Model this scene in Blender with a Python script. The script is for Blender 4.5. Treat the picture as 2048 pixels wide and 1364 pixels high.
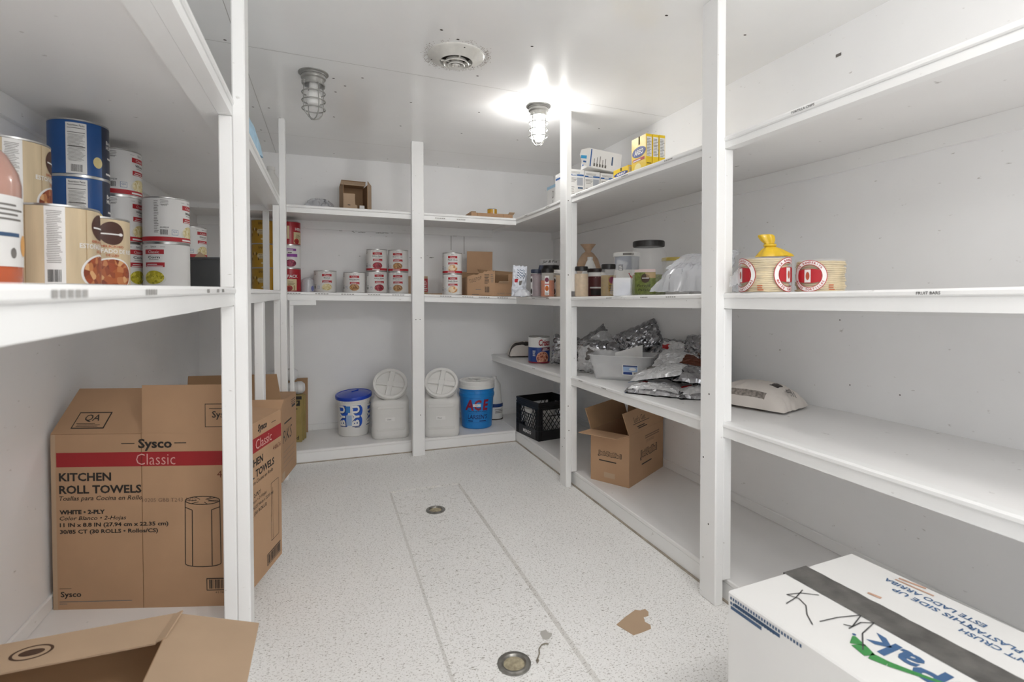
import bpy, bmesh, math, random
from mathutils import Vector, Matrix, noise
for o in list(bpy.data.objects): bpy.data.objects.remove(o)
scene = bpy.context.scene
C = scene.collection
PI = math.pi
# ------------------------------------------------------------------ camera
F_PX, YAW, PITCH, ROLL, CX, CY, H = 1036.85, .3457, .0190, .0015, 1024.0, 609.28, 1.18
cam = bpy.data.cameras.new('camera'); co = bpy.data.objects.new('camera', cam); C.objects.link(co)
cam.sensor_width = 36; cam.lens = F_PX * 36 / 2048; cam.shift_y = -(682 - CY) / 2048; cam.clip_start = .02
cam.dof.use_dof = True; cam.dof.focus_distance = 3.0; cam.dof.aperture_fstop = 4.5
co.matrix_world = Matrix.Translation((0, 0, H)) @ Matrix.Rotation(-YAW, 4, 'Z') @ Matrix.Rotation(PI/2 - PITCH, 4, 'X') @ Matrix.Rotation(-ROLL, 4, 'Z')
scene.camera = co
# ------------------------------------------------------------------ light, exposure
w = bpy.data.worlds.new('world'); scene.world = w; w.use_nodes = True
w.node_tree.nodes['Background'].inputs[0].default_value = (.97, .985, 1, 1)
w.node_tree.nodes['Background'].inputs[1].default_value = 0.85
def point_light(name, loc, power, radius, col=(1, .985, .97)):
    l = bpy.data.lights.new(name, 'POINT'); l.energy = power; l.shadow_soft_size = radius; l.color = col
    o = bpy.data.objects.new(name, l); C.objects.link(o); o.location = loc; return o
point_light('unseen_point_light', (.40, -.1, 2.15), 5.5, .09)  # unseen light added above the camera, placed to suit the right wall's shelf shadow
point_light('unseen_point_light', (1.05, -.2, 2.15), 8.5, .09)  # second unseen light, added behind the camera to brighten faces turned that way
BULB = 72
vs = scene.view_settings
vs.view_transform = 'Standard'; vs.look = 'None'; vs.gamma = 1; vs.use_curve_mapping = False
vs.exposure = 1.18
scene.cycles.diffuse_bounces = 8; scene.cycles.max_bounces = 12; scene.cycles.transparent_max_bounces = 16
# ------------------------------------------------------------------ photograph pixel -> point of the place
_c, _s = math.cos(YAW), math.sin(YAW); _cp, _sp = math.cos(PITCH), math.sin(PITCH)
def ray(u, v):
    a = (u - CX) / F_PX; b = -(v - CY) / F_PX
    a, b = a + b * ROLL, b - a * ROLL
    d = _cp + _sp * b; z = _cp * b - _sp
    return Vector((a * _c + d * _s, -a * _s + d * _c, z))
def at(u, v, ax, val):
    r = ray(u, v); i = 'xyz'.index(ax)
    q = r * ((val - (H if i == 2 else 0)) / r[i]); q.z += H; return q
def gp(u, d):
    a = (u - CX) / F_PX * d
    return Vector((a * _c + d * _s, -a * _s + d * _c, 0))
# ------------------------------------------------------------------ materials
def lin(h):
    if not isinstance(h, str): return h
    c = [int(h[i:i+2], 16) / 255 for i in (0, 2, 4)]
    return tuple(x / 12.92 if x <= .04045 else ((x + .055) / 1.055) ** 2.4 for x in c)
MATS = {}
def mat(name, col, rough=.55, metal=0, var=.06, scale=9, bump=0, bscale=80, spec=.5, alpha=1, emit=0, coat=0, trans=0):
    if name in MATS: return MATS[name]
    m = bpy.data.materials.new(name); m.use_nodes = True; MATS[name] = m
    nt = m.node_tree; b = nt.nodes['Principled BSDF']; c = lin(col)
    tc = nt.nodes.new('ShaderNodeTexCoord')
    n = nt.nodes.new('ShaderNodeTexNoise'); n.inputs['Scale'].default_value = scale; n.inputs['Detail'].default_value = 4
    nt.links.new(tc.outputs['Object'], n.inputs['Vector'])
    r = nt.nodes.new('ShaderNodeValToRGB'); r.color_ramp.elements[0].position = .3; r.color_ramp.elements[1].position = .7
    r.color_ramp.elements[0].color = tuple(x * (1 - var) for x in c) + (1,)
    r.color_ramp.elements[1].color = tuple(min(1, x * (1 + var)) for x in c) + (1,)
    nt.links.new(n.outputs['Fac'], r.inputs[0]); nt.links.new(r.outputs[0], b.inputs['Base Color'])
    b.inputs['Roughness'].default_value = rough; b.inputs['Metallic'].default_value = metal
    b.inputs['Specular IOR Level'].default_value = spec; b.inputs['Alpha'].default_value = alpha
    b.inputs['Coat Weight'].default_value = coat; b.inputs['Transmission Weight'].default_value = trans
    if emit:
        b.inputs['Emission Strength'].default_value = emit; b.inputs['Emission Color'].default_value = (1, .985, .965, 1)
    if bump:
        n2 = nt.nodes.new('ShaderNodeTexNoise'); n2.inputs['Scale'].default_value = bscale; n2.inputs['Detail'].default_value = 6
        nt.links.new(tc.outputs['Object'], n2.inputs['Vector'])
        bp = nt.nodes.new('ShaderNodeBump'); bp.inputs['Strength'].default_value = bump; bp.inputs['Distance'].default_value = .004
        nt.links.new(n2.outputs['Fac'], bp.inputs['Height']); nt.links.new(bp.outputs[0], b.inputs['Normal'])
    return m
def cells(name, cols, scale=90, rough=.45, pos=None):
    """voronoi cells in several colours: beans, corn, stew"""
    if name in MATS: return MATS[name]
    m = bpy.data.materials.new(name); m.use_nodes = True; MATS[name] = m
    nt = m.node_tree; b = nt.nodes['Principled BSDF']
    tc = nt.nodes.new('ShaderNodeTexCoord'); v = nt.nodes.new('ShaderNodeTexVoronoi'); v.inputs['Scale'].default_value = scale
    nt.links.new(tc.outputs['Object'], v.inputs['Vector'])
    sp = nt.nodes.new('ShaderNodeSeparateColor'); nt.links.new(v.outputs['Color'], sp.inputs[0])
    r = nt.nodes.new('ShaderNodeValToRGB'); r.color_ramp.interpolation = 'CONSTANT'
    e = r.color_ramp.elements
    for i, c in enumerate(cols):
        p = i / len(cols)
        if i < 2: el = e[i]; el.position = p
        else: el = e.new(p)
        el.color = lin(c) + (1,)
    nt.links.new(sp.outputs[0], r.inputs[0]); nt.links.new(r.outputs[0], b.inputs['Base Color'])
    b.inputs['Roughness'].default_value = rough
    return m
def paint(name, col, rough, specks=0, dirt=0, bump=.08, bscale=25, spec=.5):
    """painted board: faint unevenness, scuffs"""
    m = mat(name, col, rough, var=.02, scale=3, bump=bump, bscale=bscale, spec=spec)
    nt = m.node_tree; b = nt.nodes['Principled BSDF']; src = b.inputs['Base Color'].links[0].from_socket
    tc = [n for n in nt.nodes if n.type == 'TEX_COORD'][0]
    def layer(src, scale, lo, hi, col, vec_scale=None, detail=5):
        n = nt.nodes.new('ShaderNodeTexNoise'); n.inputs['Scale'].default_value = scale; n.inputs['Detail'].default_value = detail
        if vec_scale:
            mp = nt.nodes.new('ShaderNodeMapping'); mp.inputs['Scale'].default_value = vec_scale
            nt.links.new(tc.outputs['Object'], mp.inputs[0]); nt.links.new(mp.outputs[0], n.inputs['Vector'])
        else: nt.links.new(tc.outputs['Object'], n.inputs['Vector'])
        r = nt.nodes.new('ShaderNodeValToRGB'); r.color_ramp.elements[0].position = lo; r.color_ramp.elements[1].position = hi
        nt.links.new(n.outputs['Fac'], r.inputs[0])
        mx = nt.nodes.new('ShaderNodeMix'); mx.data_type = 'RGBA'; mx.inputs[7].default_value = lin(col) + (1,)
        nt.links.new(r.outputs[0], mx.inputs[0]); nt.links.new(src, mx.inputs[6]); return mx.outputs[2]
    if specks:
        src = layer(src, 150, .575, .70, specks, (1, 1.5, 1), 3)
        src = layer(src, 70, .595, .73, specks, (1, 2.0, 1), 10)
    if dirt: src = layer(src, 26, .70, .80, dirt, (1, 1, 2.5), 6)
    nt.links.new(src, b.inputs['Base Color'])
    return m
WALL = paint('wall_paint', 'f3f3f3', .45, dirt='a8a29a')
CEIL = paint('ceiling_gloss_paint', 'f6f6f5', .16, bump=.05, bscale=14)
WOOD = paint('white_painted_wood', 'f0f0ef', .38, dirt='b4b0aa', bump=.1, bscale=30)
DECK = paint('white_painted_deck', 'eeedec', .4, dirt='8d8780')
FLOORM = paint('speckled_floor_coating', 'f6f5f3', .55, specks='9a938b', bump=.35, bscale=150)
DARK = mat('dark_gap', '3c352f', .9)
INK = mat('black_ink', '241f1c', .6); INKG = mat('grey_ink', '77736f', .7); BLUEINK = mat('blue_ink', '3e5878', .6)
RED = mat('red_ink', 'b3222c', .5); WHITE = mat('white_print', 'e9e8e6', .5); PAPER = mat('white_paper', 'e4e3e1', .42, var=.02)
KRAFT = mat('kraft_cardboard', 'b39070', .75, var=.06, scale=5, bump=.05, bscale=160)
KRAFT2 = mat('dark_kraft_cardboard', 'a38261', .75, var=.06, scale=6, bump=.05, bscale=160)
KRAFTP = mat('pale_kraft_cardboard', 'b79d82', .75, var=.05, scale=6, bump=.05, bscale=160)
KRAFTI = mat('cardboard_edge', '7d5e40', .85)
STEEL = mat('tin_metal', 'b9b8b6', .3, 1, var=.05); WPLAST = mat('white_plastic', 'e3e2df', .35, var=.02)
BLACKP = mat('black_plastic', '17171a', .4, var=.1)
# ------------------------------------------------------------------ mesh collector
_TX = {}
def text_geo(s, bold=0, shear=0):
    k = (s, bold, shear)
    if k not in _TX:
        cu = bpy.data.curves.new('t', 'FONT'); cu.body = s; cu.resolution_u = 2; cu.offset = bold; cu.shear = shear
        cu.align_x = 'CENTER'; cu.align_y = 'CENTER'; cu.fill_mode = 'FRONT'
        o = bpy.data.objects.new('t', cu); me = bpy.data.meshes.new_from_object(o)
        xs = [v.co.x for v in me.vertices] or [0]; ys = [v.co.y for v in me.vertices] or [0]
        x0, x1, y0, y1 = min(xs), max(xs), min(ys), max(ys)
        vs_ = [((v.co.x - (x0 + x1) / 2), (v.co.y - (y0 + y1) / 2)) for v in me.vertices]
        _TX[k] = (vs_, [tuple(p.vertices) for p in me.polygons], x1 - x0, y1 - y0)
        bpy.data.objects.remove(o); bpy.data.curves.remove(cu); bpy.data.meshes.remove(me)
    return _TX[k]
class MB:
    def __init__(s): s.v = []; s.f = []; s.m = []; s.s = []
    def add(s, vs_, fs, m, smooth=False, X=None):
        b = len(s.v)
        for p in vs_:
            p = Vector(p); s.v.append(X @ p if X else p)
        for f in fs: s.f.append(tuple(b + i for i in f)); s.m.append(m); s.s.append(smooth)
        return s
    def box(s, x0, x1, y0, y1, z0, z1, m, b=0, X=None):
        c = Vector(((x0 + x1) / 2, (y0 + y1) / 2, (z0 + z1) / 2)); h = Vector((abs(x1 - x0) / 2, abs(y1 - y0) / 2, abs(z1 - z0) / 2))
        b = min(b, min(h) * .9)
        if b <= 0:
            vs_ = [c + Vector((h.x * i, h.y * j, h.z * k)) for i in (-1, 1) for j in (-1, 1) for k in (-1, 1)]
            fs = [(0, 1, 3, 2), (4, 6, 7, 5), (0, 4, 5, 1), (2, 3, 7, 6), (0, 2, 6, 4), (1, 5, 7, 3)]
        else:
            idx = {}; vs_ = []
            sg = [(i, j, k) for i in (-1, 1) for j in (-1, 1) for k in (-1, 1)]
            for q in sg:
                for a in range(3):
                    p = Vector([q[t] * (h[t] - (0 if t == a else b)) for t in range(3)])
                    idx[q, a] = len(vs_); vs_.append(c + p)
            fs = []
            for a in range(3):
                o1, o2 = [t for t in range(3) if t != a]
                for sgn in (-1, 1):
                    def k(i, j):
                        q = [0] * 3; q[a] = sgn; q[o1] = i; q[o2] = j; return idx[tuple(q), a]
                    fs.append((k(-1, -1), k(1, -1), k(1, 1), k(-1, 1)))
                for i in (-1, 1):
                    for j in (-1, 1):
                        q = [0] * 3; q[o1] = i; q[o2] = j; q[a] = -1; q0 = tuple(q); q[a] = 1; q1 = tuple(q)
                        fs.append((idx[q0, o1], idx[q1, o1], idx[q1, o2], idx[q0, o2]))
            for q in sg: fs.append((idx[q, 0], idx[q, 1], idx[q, 2]))
            out = []
            for f in fs:
                P = [vs_[i] for i in f]; n = (P[1] - P[0]).cross(P[2] - P[0]); ctr = sum(P, Vector()) / len(P)
                out.append(f if n.dot(ctr - c) > 0 else f[::-1])
            fs = out
        return s.add(vs_, fs, m, False, X)
    def lathe(s, prof, m, n=40, X=None, smooth=True, close=False, sharp=.6, seg=None):
        """profile of (radius, height); breaks the shading at sharp corners"""
        runs = [[prof[0]]]
        for i in range(1, len(prof)):
            runs[-1].append(prof[i])
            if i < len(prof) - 1:
                a = Vector((prof[i][0] - prof[i-1][0], prof[i][1] - prof[i-1][1])); b = Vector((prof[i+1][0] - prof[i][0], prof[i+1][1] - prof[i][1]))
                if a.length > 1e-9 and b.length > 1e-9 and a.angle(b) > sharp: runs.append([prof[i]])
        for r in runs:
            vs_ = [(p[0] * math.cos(2*PI*k/n), p[0] * math.sin(2*PI*k/n), p[1]) for p in r for k in range(n)]
            fs = [(i*n + k, i*n + (k+1) % n, (i+1)*n + (k+1) % n, (i+1)*n + k) for i in range(len(r) - 1) for k in range(n)]
            s.add(vs_, fs, m, smooth, X)
        return s
    def loft(s, rings, m, X=None, smooth=True, cap0=True, cap1=True):
        n = len(rings[0]); vs_ = [p for r in rings for p in r]
        fs = [(i*n + k, i*n + (k+1) % n, (i+1)*n + (k+1) % n, (i+1)*n + k) for i in range(len(rings) - 1) for k in range(n)]
        s.add(vs_, fs, m, smooth, X)
        if cap0: s.add(rings[0], [tuple(range(n))[::-1]], m, False, X)
        if cap1: s.add(rings[-1], [tuple(range(n))], m, False, X)
        return s
    def tube(s, pts, r, m, n=8, closed=False, X=None):
        P = [Vector(p) for p in pts]; N = len(P); rings = []; up = None
        for i in range(N):
            a = P[i-1] if (i > 0 or closed) else P[i]; b = P[(i+1) % N] if (i < N-1 or closed) else P[i]
            t = (b - a).normalized()
            if up is None: up = Vector((0, 0, 1)) if abs(t.z) < .9 else Vector((1, 0, 0))
            x = t.cross(up).normalized(); y = x.cross(t).normalized(); up = y
            rings.append([P[i] + x * r * math.cos(2*PI*k/n) + y * r * math.sin(2*PI*k/n) for k in range(n)])
        if closed: rings.append(rings[0])
        return s.loft(rings, m, X, True, not closed, not closed)
    def grid(s, nu, nv, fn, m, smooth=True, X=None, mfn=None):
        vs_ = [fn(i / nu, j / nv) for j in range(nv + 1) for i in range(nu + 1)]
        for j in range(nv):
            for i in range(nu):
                pass
        b = len(s.v)
        for p in vs_:
            p = Vector(p); s.v.append(X @ p if X else p)
        for j in range(nv):
            for i in range(nu):
                k = b + j * (nu + 1) + i
                s.f.append((k, k + 1, k + nu + 2, k + nu + 1)); s.s.append(smooth)
                s.m.append(mfn((i + .5) / nu, (j + .5) / nv) if mfn else m)
        return s
    def sweep(s, prof, path, m, axis='y', smooth=False):
        """closed profile (a,z) carried along path of (t, dz)"""
        rings = []
        for t, dz in path:
            rings.append([(a, t, z + dz) if axis == 'y' else (t, a, z + dz) for a, z in prof])
        return s.loft(rings, m, None, smooth)
    def rect(s, x0, x1, y0, y1, fn, m, n=1):
        if n > 1: n = max(n, math.ceil(abs(x1 - x0) / .005))
        return s.grid(n, 1, lambda a, b: fn(x0 + (x1 - x0) * a, y0 + (y1 - y0) * b), m, n > 1)
    def disc(s, cx, cy, rx, ry, fn, m, n=28, rings=3, mfn=None, a0=0, a1=2*PI):
        if rings > 1: rings = max(rings, math.ceil(rx / .005))
        return s.grid(n, rings, lambda a, b: fn(cx + rx * (1-b) * math.cos(a0 + (a1-a0)*a), cy + ry * (1-b) * math.sin(a0 + (a1-a0)*a)), m, True)
    def ring(s, cx, cy, r0, r1, fn, m, n=40, asp=1):
        return s.grid(n, 1, lambda a, b: fn(cx + (r0 + (r1-r0)*b) * math.cos(2*PI*a), cy + asp * (r0 + (r1-r0)*b) * math.sin(2*PI*a)), m, True)
    def text(s, t, cx, cy, h, fn, m, bold=0, shear=0, width=None, rot=0, align=0, sub=0):
        """h = height of the written line (box of the glyphs); width squeezes it to a given length"""
        vs_, fs, tw, th = text_geo(t, bold, shear)
        if not fs: return s
        k = h / th; kx = width / tw if width else k
        ox = align * tw * kx / 2
        cr, sr = math.cos(rot), math.sin(rot)
        if sub:      # big lettering on curved walls: cut into small triangles so that it follows the curve
            bm_ = bmesh.new(); bv = [bm_.verts.new((x * kx, y * k, 0)) for x, y in vs_]
            for q in fs:
                try: bm_.faces.new([bv[i] for i in q])
                except ValueError: pass
            for _ in range(5):
                bmesh.ops.triangulate(bm_, faces=bm_.faces[:])
                le = [e for e in bm_.edges if e.calc_length() > sub]
                if not le: break
                bmesh.ops.subdivide_edges(bm_, edges=le, cuts=1)
            bmesh.ops.triangulate(bm_, faces=bm_.faces[:]); bm_.verts.index_update()
            vs_ = [(v.co.x / kx, v.co.y / k) for v in bm_.verts]; fs = [tuple(v.index for v in q.verts) for q in bm_.faces]; bm_.free()
        out = []
        for x, y in vs_:
            a, b = x * kx + ox, y * k
            out.append(fn(cx + a * cr - b * sr, cy + a * sr + b * cr))
        return s.add(out, fs, m)
    def bars(s, x0, x1, y0, y1, fn, m, n, fill=.4, seed=1, n_sub=2):
        """n grey lines standing for print too small to read"""
        rd = random.Random(seed); st = (y1 - y0) / n
        for i in range(n):
            a = x0 + (x1-x0) * rd.uniform(0, .08); b = x1 - (x1-x0) * rd.uniform(0, .35)
            s.rect(a, b, y1 - st*(i+1), y1 - st*(i+1) + st*fill, fn, m, n_sub)
        return s
    def barcode(s, x0, x1, y0, y1, fn, m, seed=3, n=15):
        rd = random.Random(seed); x = x0; st = (x1 - x0) / n
        for i in range(n):
            s.rect(x, x + st * rd.uniform(.25, .75), y0, y1, fn, m); x += st
        return s
    def build(s, name, parent=None, loc=None, rot=None):
        me = bpy.data.meshes.new(name); me.from_pydata([tuple(v) for v in s.v], [], s.f)
        ms = []
        for m in s.m:
            if m not in ms: ms.append(m)
        for m in ms: me.materials.append(m)
        me.polygons.foreach_set('material_index', [ms.index(m) for m in s.m])
        me.polygons.foreach_set('use_smooth', s.s); me.update()
        o = bpy.data.objects.new(name, me); C.objects.link(o)
        if parent: o.parent = parent
        if loc is not None: o.location = loc
        if rot is not None: o.rotation_euler = rot if not isinstance(rot, (int, float)) else (0, 0, rot)
        return o
def thing(name, label, cat, loc=(0, 0, 0), rz=0, group=None, rot=None):
    o = bpy.data.objects.new(name, None); o.empty_display_size = .05; C.objects.link(o)
    o.location = loc; o.rotation_euler = rot or (0, 0, rz); return tag(o, label, cat, group)
def tag(o, label, cat, group=None):
    o['label'] = label; o['category'] = cat
    if group: o['group'] = group
    return o
def struct(name, mb):
    o = mb.build(name); o['kind'] = 'structure'; return o
def copy_tree(root, loc, rz, label, group=None):
    r = root.copy(); C.objects.link(r); r.location = loc; r.rotation_euler = (0, 0, rz); r['label'] = label
    if group: r['group'] = group
    for ch in list(root.children):
        c = ch.copy(); C.objects.link(c); c.parent = r
        for g in ch.children:
            d = g.copy(); C.objects.link(d); d.parent = c
    return r
def face_cam(p, deg=0):
    return math.atan2(-p[0], p[1]) + math.radians(deg)
# ================================================================== room shell
XL, XR, YB, YF, ZC = -.895, 2.019, 4.459, -.75, 2.292
XRp, XLp, YBp = 1.3755, -.2315, 3.7867
XF, XLF, YBF = XRp + .038, XLp - .038, YBp + .038
ZD, ZDL = .0915, .108
mb = MB()      # floor with the shallow drain channel
tx0, tx1, ty1, dp, sl = .365, .768, 3.145, .007, .014
mb.box(XL - .1, tx0 - sl, YF, YB, -.1, 0, FLOORM); mb.box(tx1 + sl, XR + .1, YF, YB, -.1, 0, FLOORM)
mb.box(tx0 - sl, tx1 + sl, ty1 + sl, YB, -.1, 0, FLOORM)
mb.box(tx0, tx1, YF, ty1, -.1, -dp, FLOORM)
EDGE = paint('scuffed_channel_edge', 'e2e0dc', .6, specks='8f8880', bump=.35, bscale=150)
mb.add([(tx0-sl, YF, 0), (tx0, YF, -dp), (tx0, ty1, -dp), (tx0-sl, ty1+sl, 0)], [(0, 1, 2, 3)], EDGE)
mb.add([(tx1+sl, YF, 0), (tx1+sl, ty1+sl, 0), (tx1, ty1, -dp), (tx1, YF, -dp)], [(0, 1, 2, 3)], EDGE)
mb.add([(tx0-sl, ty1+sl, 0), (tx0, ty1, -dp), (tx1, ty1, -dp), (tx1+sl, ty1+sl, 0)], [(0, 1, 2, 3)], EDGE)
struct('floor', mb)
SEAM = mat('panel_seam', 'b3b1ad', .8)
mb = MB(); mb.box(XL - .1, XR + .1, YF - .1, YB + .1, ZC, ZC + .1, CEIL)
for a, b in (((XL, 2.56), (XR, 2.745)), ((XL, 3.90), (XR, 4.03))):
    mb.add([(a[0], a[1], ZC - .0006), (b[0], b[1], ZC - .0006), (b[0], b[1] + .003, ZC - .0006), (a[0], a[1] + .003, ZC - .0006)], [(0, 1, 2, 3)], SEAM)
mb.add([(-.356, 1.2, ZC - .0006), (-.353, 1.2, ZC - .0006), (-.352, YB, ZC - .0006), (-.355, YB, ZC - .0006)], [(0, 1, 2, 3)], SEAM)
for u, v in ((450, 80), (506, 214), (522, 260), (529, 282), (538, 216), (883, 60), (916, 79), (1064, 93), (1333, 31), (1490, 70), (725, 156), (671, 184), (668, 234), (822, 205), (801, 252), (958, 225), (923, 267), (1035, 280), (775, 318), (875, 328), (917, 334), (1055, 345), (668, 307), (1198, 257), (955, 152), (667, 157), (690, 172), (560, 236)):
    p = at(u, v, 'z', ZC - .0008)
    mb.disc(p.x, p.y, .007, .005, lambda x, y: (x, y, ZC - .0008), DARK, 10, 1)
DIRT = mat('grime', 'a39b92', .8)
for k in range(420):
    q = random.Random(k + 7); a = q.choice((q.uniform(0, 2*PI), q.gauss(2.0, .7), q.gauss(-.3, .6))); r = q.gauss(.146, .011)
    mb.disc(.581 + r*math.cos(a), 2.375 + r*math.sin(a), .0022, .0022, lambda x, y: (x, y, ZC - .0005), DIRT, 6, 1)
struct('ceiling', mb)
mb = MB(); mb.box(XL - .1, XL - .0005, YF, YB, -.1, ZC, WALL); struct('wall_left', mb)
mb = MB(); mb.box(XR, XR + .1, YF, YB, -.1, ZC, WALL)
for u, v, l in ((1677, 110, .05), (1843, 285, .06)):
    p = at(u, v, 'x', XR - .0006); mb.box(XR - .0012, XR - .0003, p.y - .012, p.y + .012, p.z - .006, p.z + .006, INKG)
for u, v in ((1887, 237), (1917, 230), (1545, 290), (1560, 700), (1680, 640), (1700, 770), (1800, 790)):
    p = at(u, v, 'x', XR); mb.disc(p.y, p.z, .003, .0025, lambda x, y: (XR - .0006, x, y), DARK, 8, 1)
struct('wall_right', mb)
mb = MB(); mb.box(XL - .1, XR + .1, YB, YB + .1, -.1, ZC, WALL)
for u0, v0, u1, v1 in ((902, 468, 902, 500), (928, 468, 928, 508)):
    a, b = at(u0, v0, 'y', YB), at(u1, v1, 'y', YB); mb.box(a.x - .002, a.x + .002, YB - .001, YB, b.z, a.z, INKG)
rd = random.Random(5)
for k in range(34):
    x = rd.uniform(.1, 1.3); z = rd.choice((1.70, 1.70, 1.50)) + rd.uniform(-.006, .006); l = rd.uniform(.005, .035)
    mb.box(x, x + l, YB - .0008, YB, z, z + .003, INKG)
struct('wall_back', mb)
# unseen wall behind the camera; wide doorway left open so world light fills in
mb = MB(); mb.box(XL - .1, -.35, YF - .1, YF, -.1, ZC, WALL); mb.box(1.25, XR + .1, YF - .1, YF, -.1, ZC, WALL)
mb.box(-.35, 1.25, YF - .1, YF, 2.1, ZC, WALL); struct('wall_front', mb)
for nm, a in (('baseboard_back', (XL, XR, YB - .012, YB, ZD, ZD + .05)), ('baseboard_right', (XR - .012, XR, YF, YB - .012, ZD, ZD + .05)), ('baseboard_left', (XL, XL + .012, YF, YB - .012, ZDL, ZDL + .05))):
    mb = MB(); mb.box(*a, WOOD, .004); struct(nm, mb)
# ================================================================== platforms (bottom shelves)
HOLE = DARK
def platform(label, deck, kick, trim):
    t = thing('storage_platform', label, 'platform', (0, 0, 0))
    m = MB(); m.box(*deck, DECK, .004); m.build('deck', t)
    m = MB(); m.box(*kick, WOOD, .002); m.build('kick_board', t)
    m = MB(); m.box(*trim, mat('grimy_caulk', 'a79d90', .8, var=.2, scale=20)); m.build('floor_caulk', t)
    return t
platform('low white painted platform under the right-hand shelves', (1.4375, XR, YF + .01, YB, ZD - .02, ZD), (1.44, 1.46, YF + .01, YB, .004, ZD - .02), (1.432, 1.44, YF + .01, 3.89, 0, .006))
platform('low white painted platform along the back wall under the buckets', (XL, 1.434, 3.894, YB, ZD - .02, ZD), (XL, 1.434, 3.898, 3.918, .004, ZD - .02), (-.3, 1.434, 3.890, 3.898, 0, .006))
platform('low white painted platform on the left under the brown cartons', (XL, -.29, YF + .01, 3.893, ZDL - .02, ZDL), (-.314, -.294, YF + .01, 3.889, .004, ZDL - .02), (-.294, -.286, YF + .01, 3.889, 0, .006))
# ================================================================== shelves
def ipath(path, t):
    for (a, z0), (b, z1) in zip(path, path[1:]):
        if a <= t <= b: return z0 + (z1 - z0) * (t - a) / (b - a)
    return path[0][1] if t < path[0][0] else path[-1][1]
RC = [(YF, 1.772), (1.6, 1.770), (2.2, 1.782), (2.85, 1.786), (3.3, 1.779), (YB, 1.78)]
RB = [(YF, 1.20), (.675, 1.196), (1.311, 1.187), (1.56, 1.185), (2.85, 1.166), (3.82, 1.165), (YB, 1.165)]
RA = [(YF, .70), (.669, .70), (1.55, .697), (1.7, .692), (2.832, .683), (3.03, .667), (YB, .645)]
BC = [(XL, 1.797), (-.242, 1.795), (.64, 1.786), (XF, 1.778)]
BB = [(XL, 1.205), (-.247, 1.203), (.584, 1.189), (XF, 1.163)]
LC = [(YF, 1.785), (1.79, 1.79), (YBF, 1.80)]
LB = [(YF, 1.188), (.58, 1.191), (1.6, 1.203), (2.3, 1.205), (YBF, 1.21)]
def nose(x, sgn):     # rounded nosing, sticks out of the rail by 7 mm
    o = -.007 * sgn; i = .03 * sgn
    return [(x + i, -.019), (x + o + .004*sgn, -.019), (x + o, -.015), (x + o, -.006), (x + o + .005*sgn, 0), (x + i, 0)]
def rc(x0, x1, z0, z1): return [(x0, z0), (x1, z0), (x1, z1), (x0, z1)]
def shelf(label, run, path, drop, batten=0, words=()):
    t = thing('wall_shelf', label, 'shelf')
    ax, sgn, xf, xw = {'R': ('y', 1, XF, XR), 'L': ('y', -1, XLF, XL), 'B': ('x', 1, YBF, YB)}[run]
    m = MB(); m.sweep(rc(xf + .03*sgn, xw - .001*sgn, -.019, -.001), path, DECK, ax); m.build('shelf_board', t)
    m = MB(); m.sweep(nose(xf, sgn), path, WOOD, ax)
    fn = {'R': lambda p, q: (lambda y: (xf - .0078, y, ipath(path, y) + q))(p), 'L': lambda p, q: (xf + .0078, p, ipath(path, p) + q), 'B': lambda p, q: (p, xf - .0078, ipath(path, p) + q)}[run]
    for wd in words:
        s_, p, h_, wdt = wd[:4]; zz = wd[4] if len(wd) > 4 else -.0105
        flip = -1 if run == 'R' else 1
        if s_ == '-':
            for k in range(5): m.rect(p - wdt/2 + k*wdt/5, p - wdt/2 + (k + .75)*wdt/5, zz - h_/2, zz + h_/2, fn, mat('faded_marker', 'a3a19e', .7))
        else: m.text(s_, 0, 0, h_, lambda a, b: fn(p + flip * a, zz + b), INK, .01, 0, wdt)
    m.build('front_nosing', t)
    m = MB(); m.sweep(rc(xf, xf + .038*sgn, -drop, -.0195), path, WOOD, ax); m.build('front_rail', t)
    m = MB(); m.sweep(rc(xw - .02*sgn, xw, -.085, -.0195), path, WOOD, ax); m.build('wall_ledger', t)
    if batten:
        m = MB(); m.sweep(rc(xf + .0385*sgn, xf + batten*sgn, -.05, -.0195), path, WOOD, ax); m.build('underside_batten', t)
    return t
shelf('uppermost long white shelf on the right wall', 'R', RC, .044, 0, (('TORTILLA CHIPS', 1.226, .0075, .085), ('-', 2.25, .006, .06), ('-', 2.75, .006, .06), ('-', 3.2, .006, .06), ('-', 3.6, .006, .06), ('-', 1.9, .006, .06)))
shelf('long white shelf at eye height on the right wall, holding jars and tortillas', 'R', RB, .058, 0, (('FRUIT BARS', .86, .0075, .055), ('-', 2.4, .005, .06), ('-', 2.08, .005, .06), ('-', 1.88, .005, .07), ('-', 3.2, .005, .05), ('-', 3.45, .005, .05)))
shelf('low white shelf on the right wall, holding foil packets and a clear tub', 'R', RA, .056, 0, (('-', 2.72, .006, .05), ('-', 2.45, .006, .05), ('-', 3.45, .006, .05)))
shelf('uppermost white shelf across the back wall', 'B', BC, .052, 0, (('-', .81, .006, .08, -.035), ('-', .97, .006, .07, -.035)))
shelf('white shelf at eye height across the back wall, holding tins', 'B', BB, .056, 0, tuple(('-', x, .006, .09) for x in (-.2, -.02, .15, .33, .5, .85, 1.02, 1.15, 1.3)))
shelf('uppermost white shelf on the left wall', 'L', LC, .05, .09, ())
shelf('white shelf at eye height on the left wall, holding large tins', 'L', LB, .056, 0, (('-', .70, .009, .09), ('-', .98, .009, .06), ('-', 1.41, .009, .03), ('-', 1.53, .009, .03), ('-', 1.6, .009, .03)))
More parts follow.
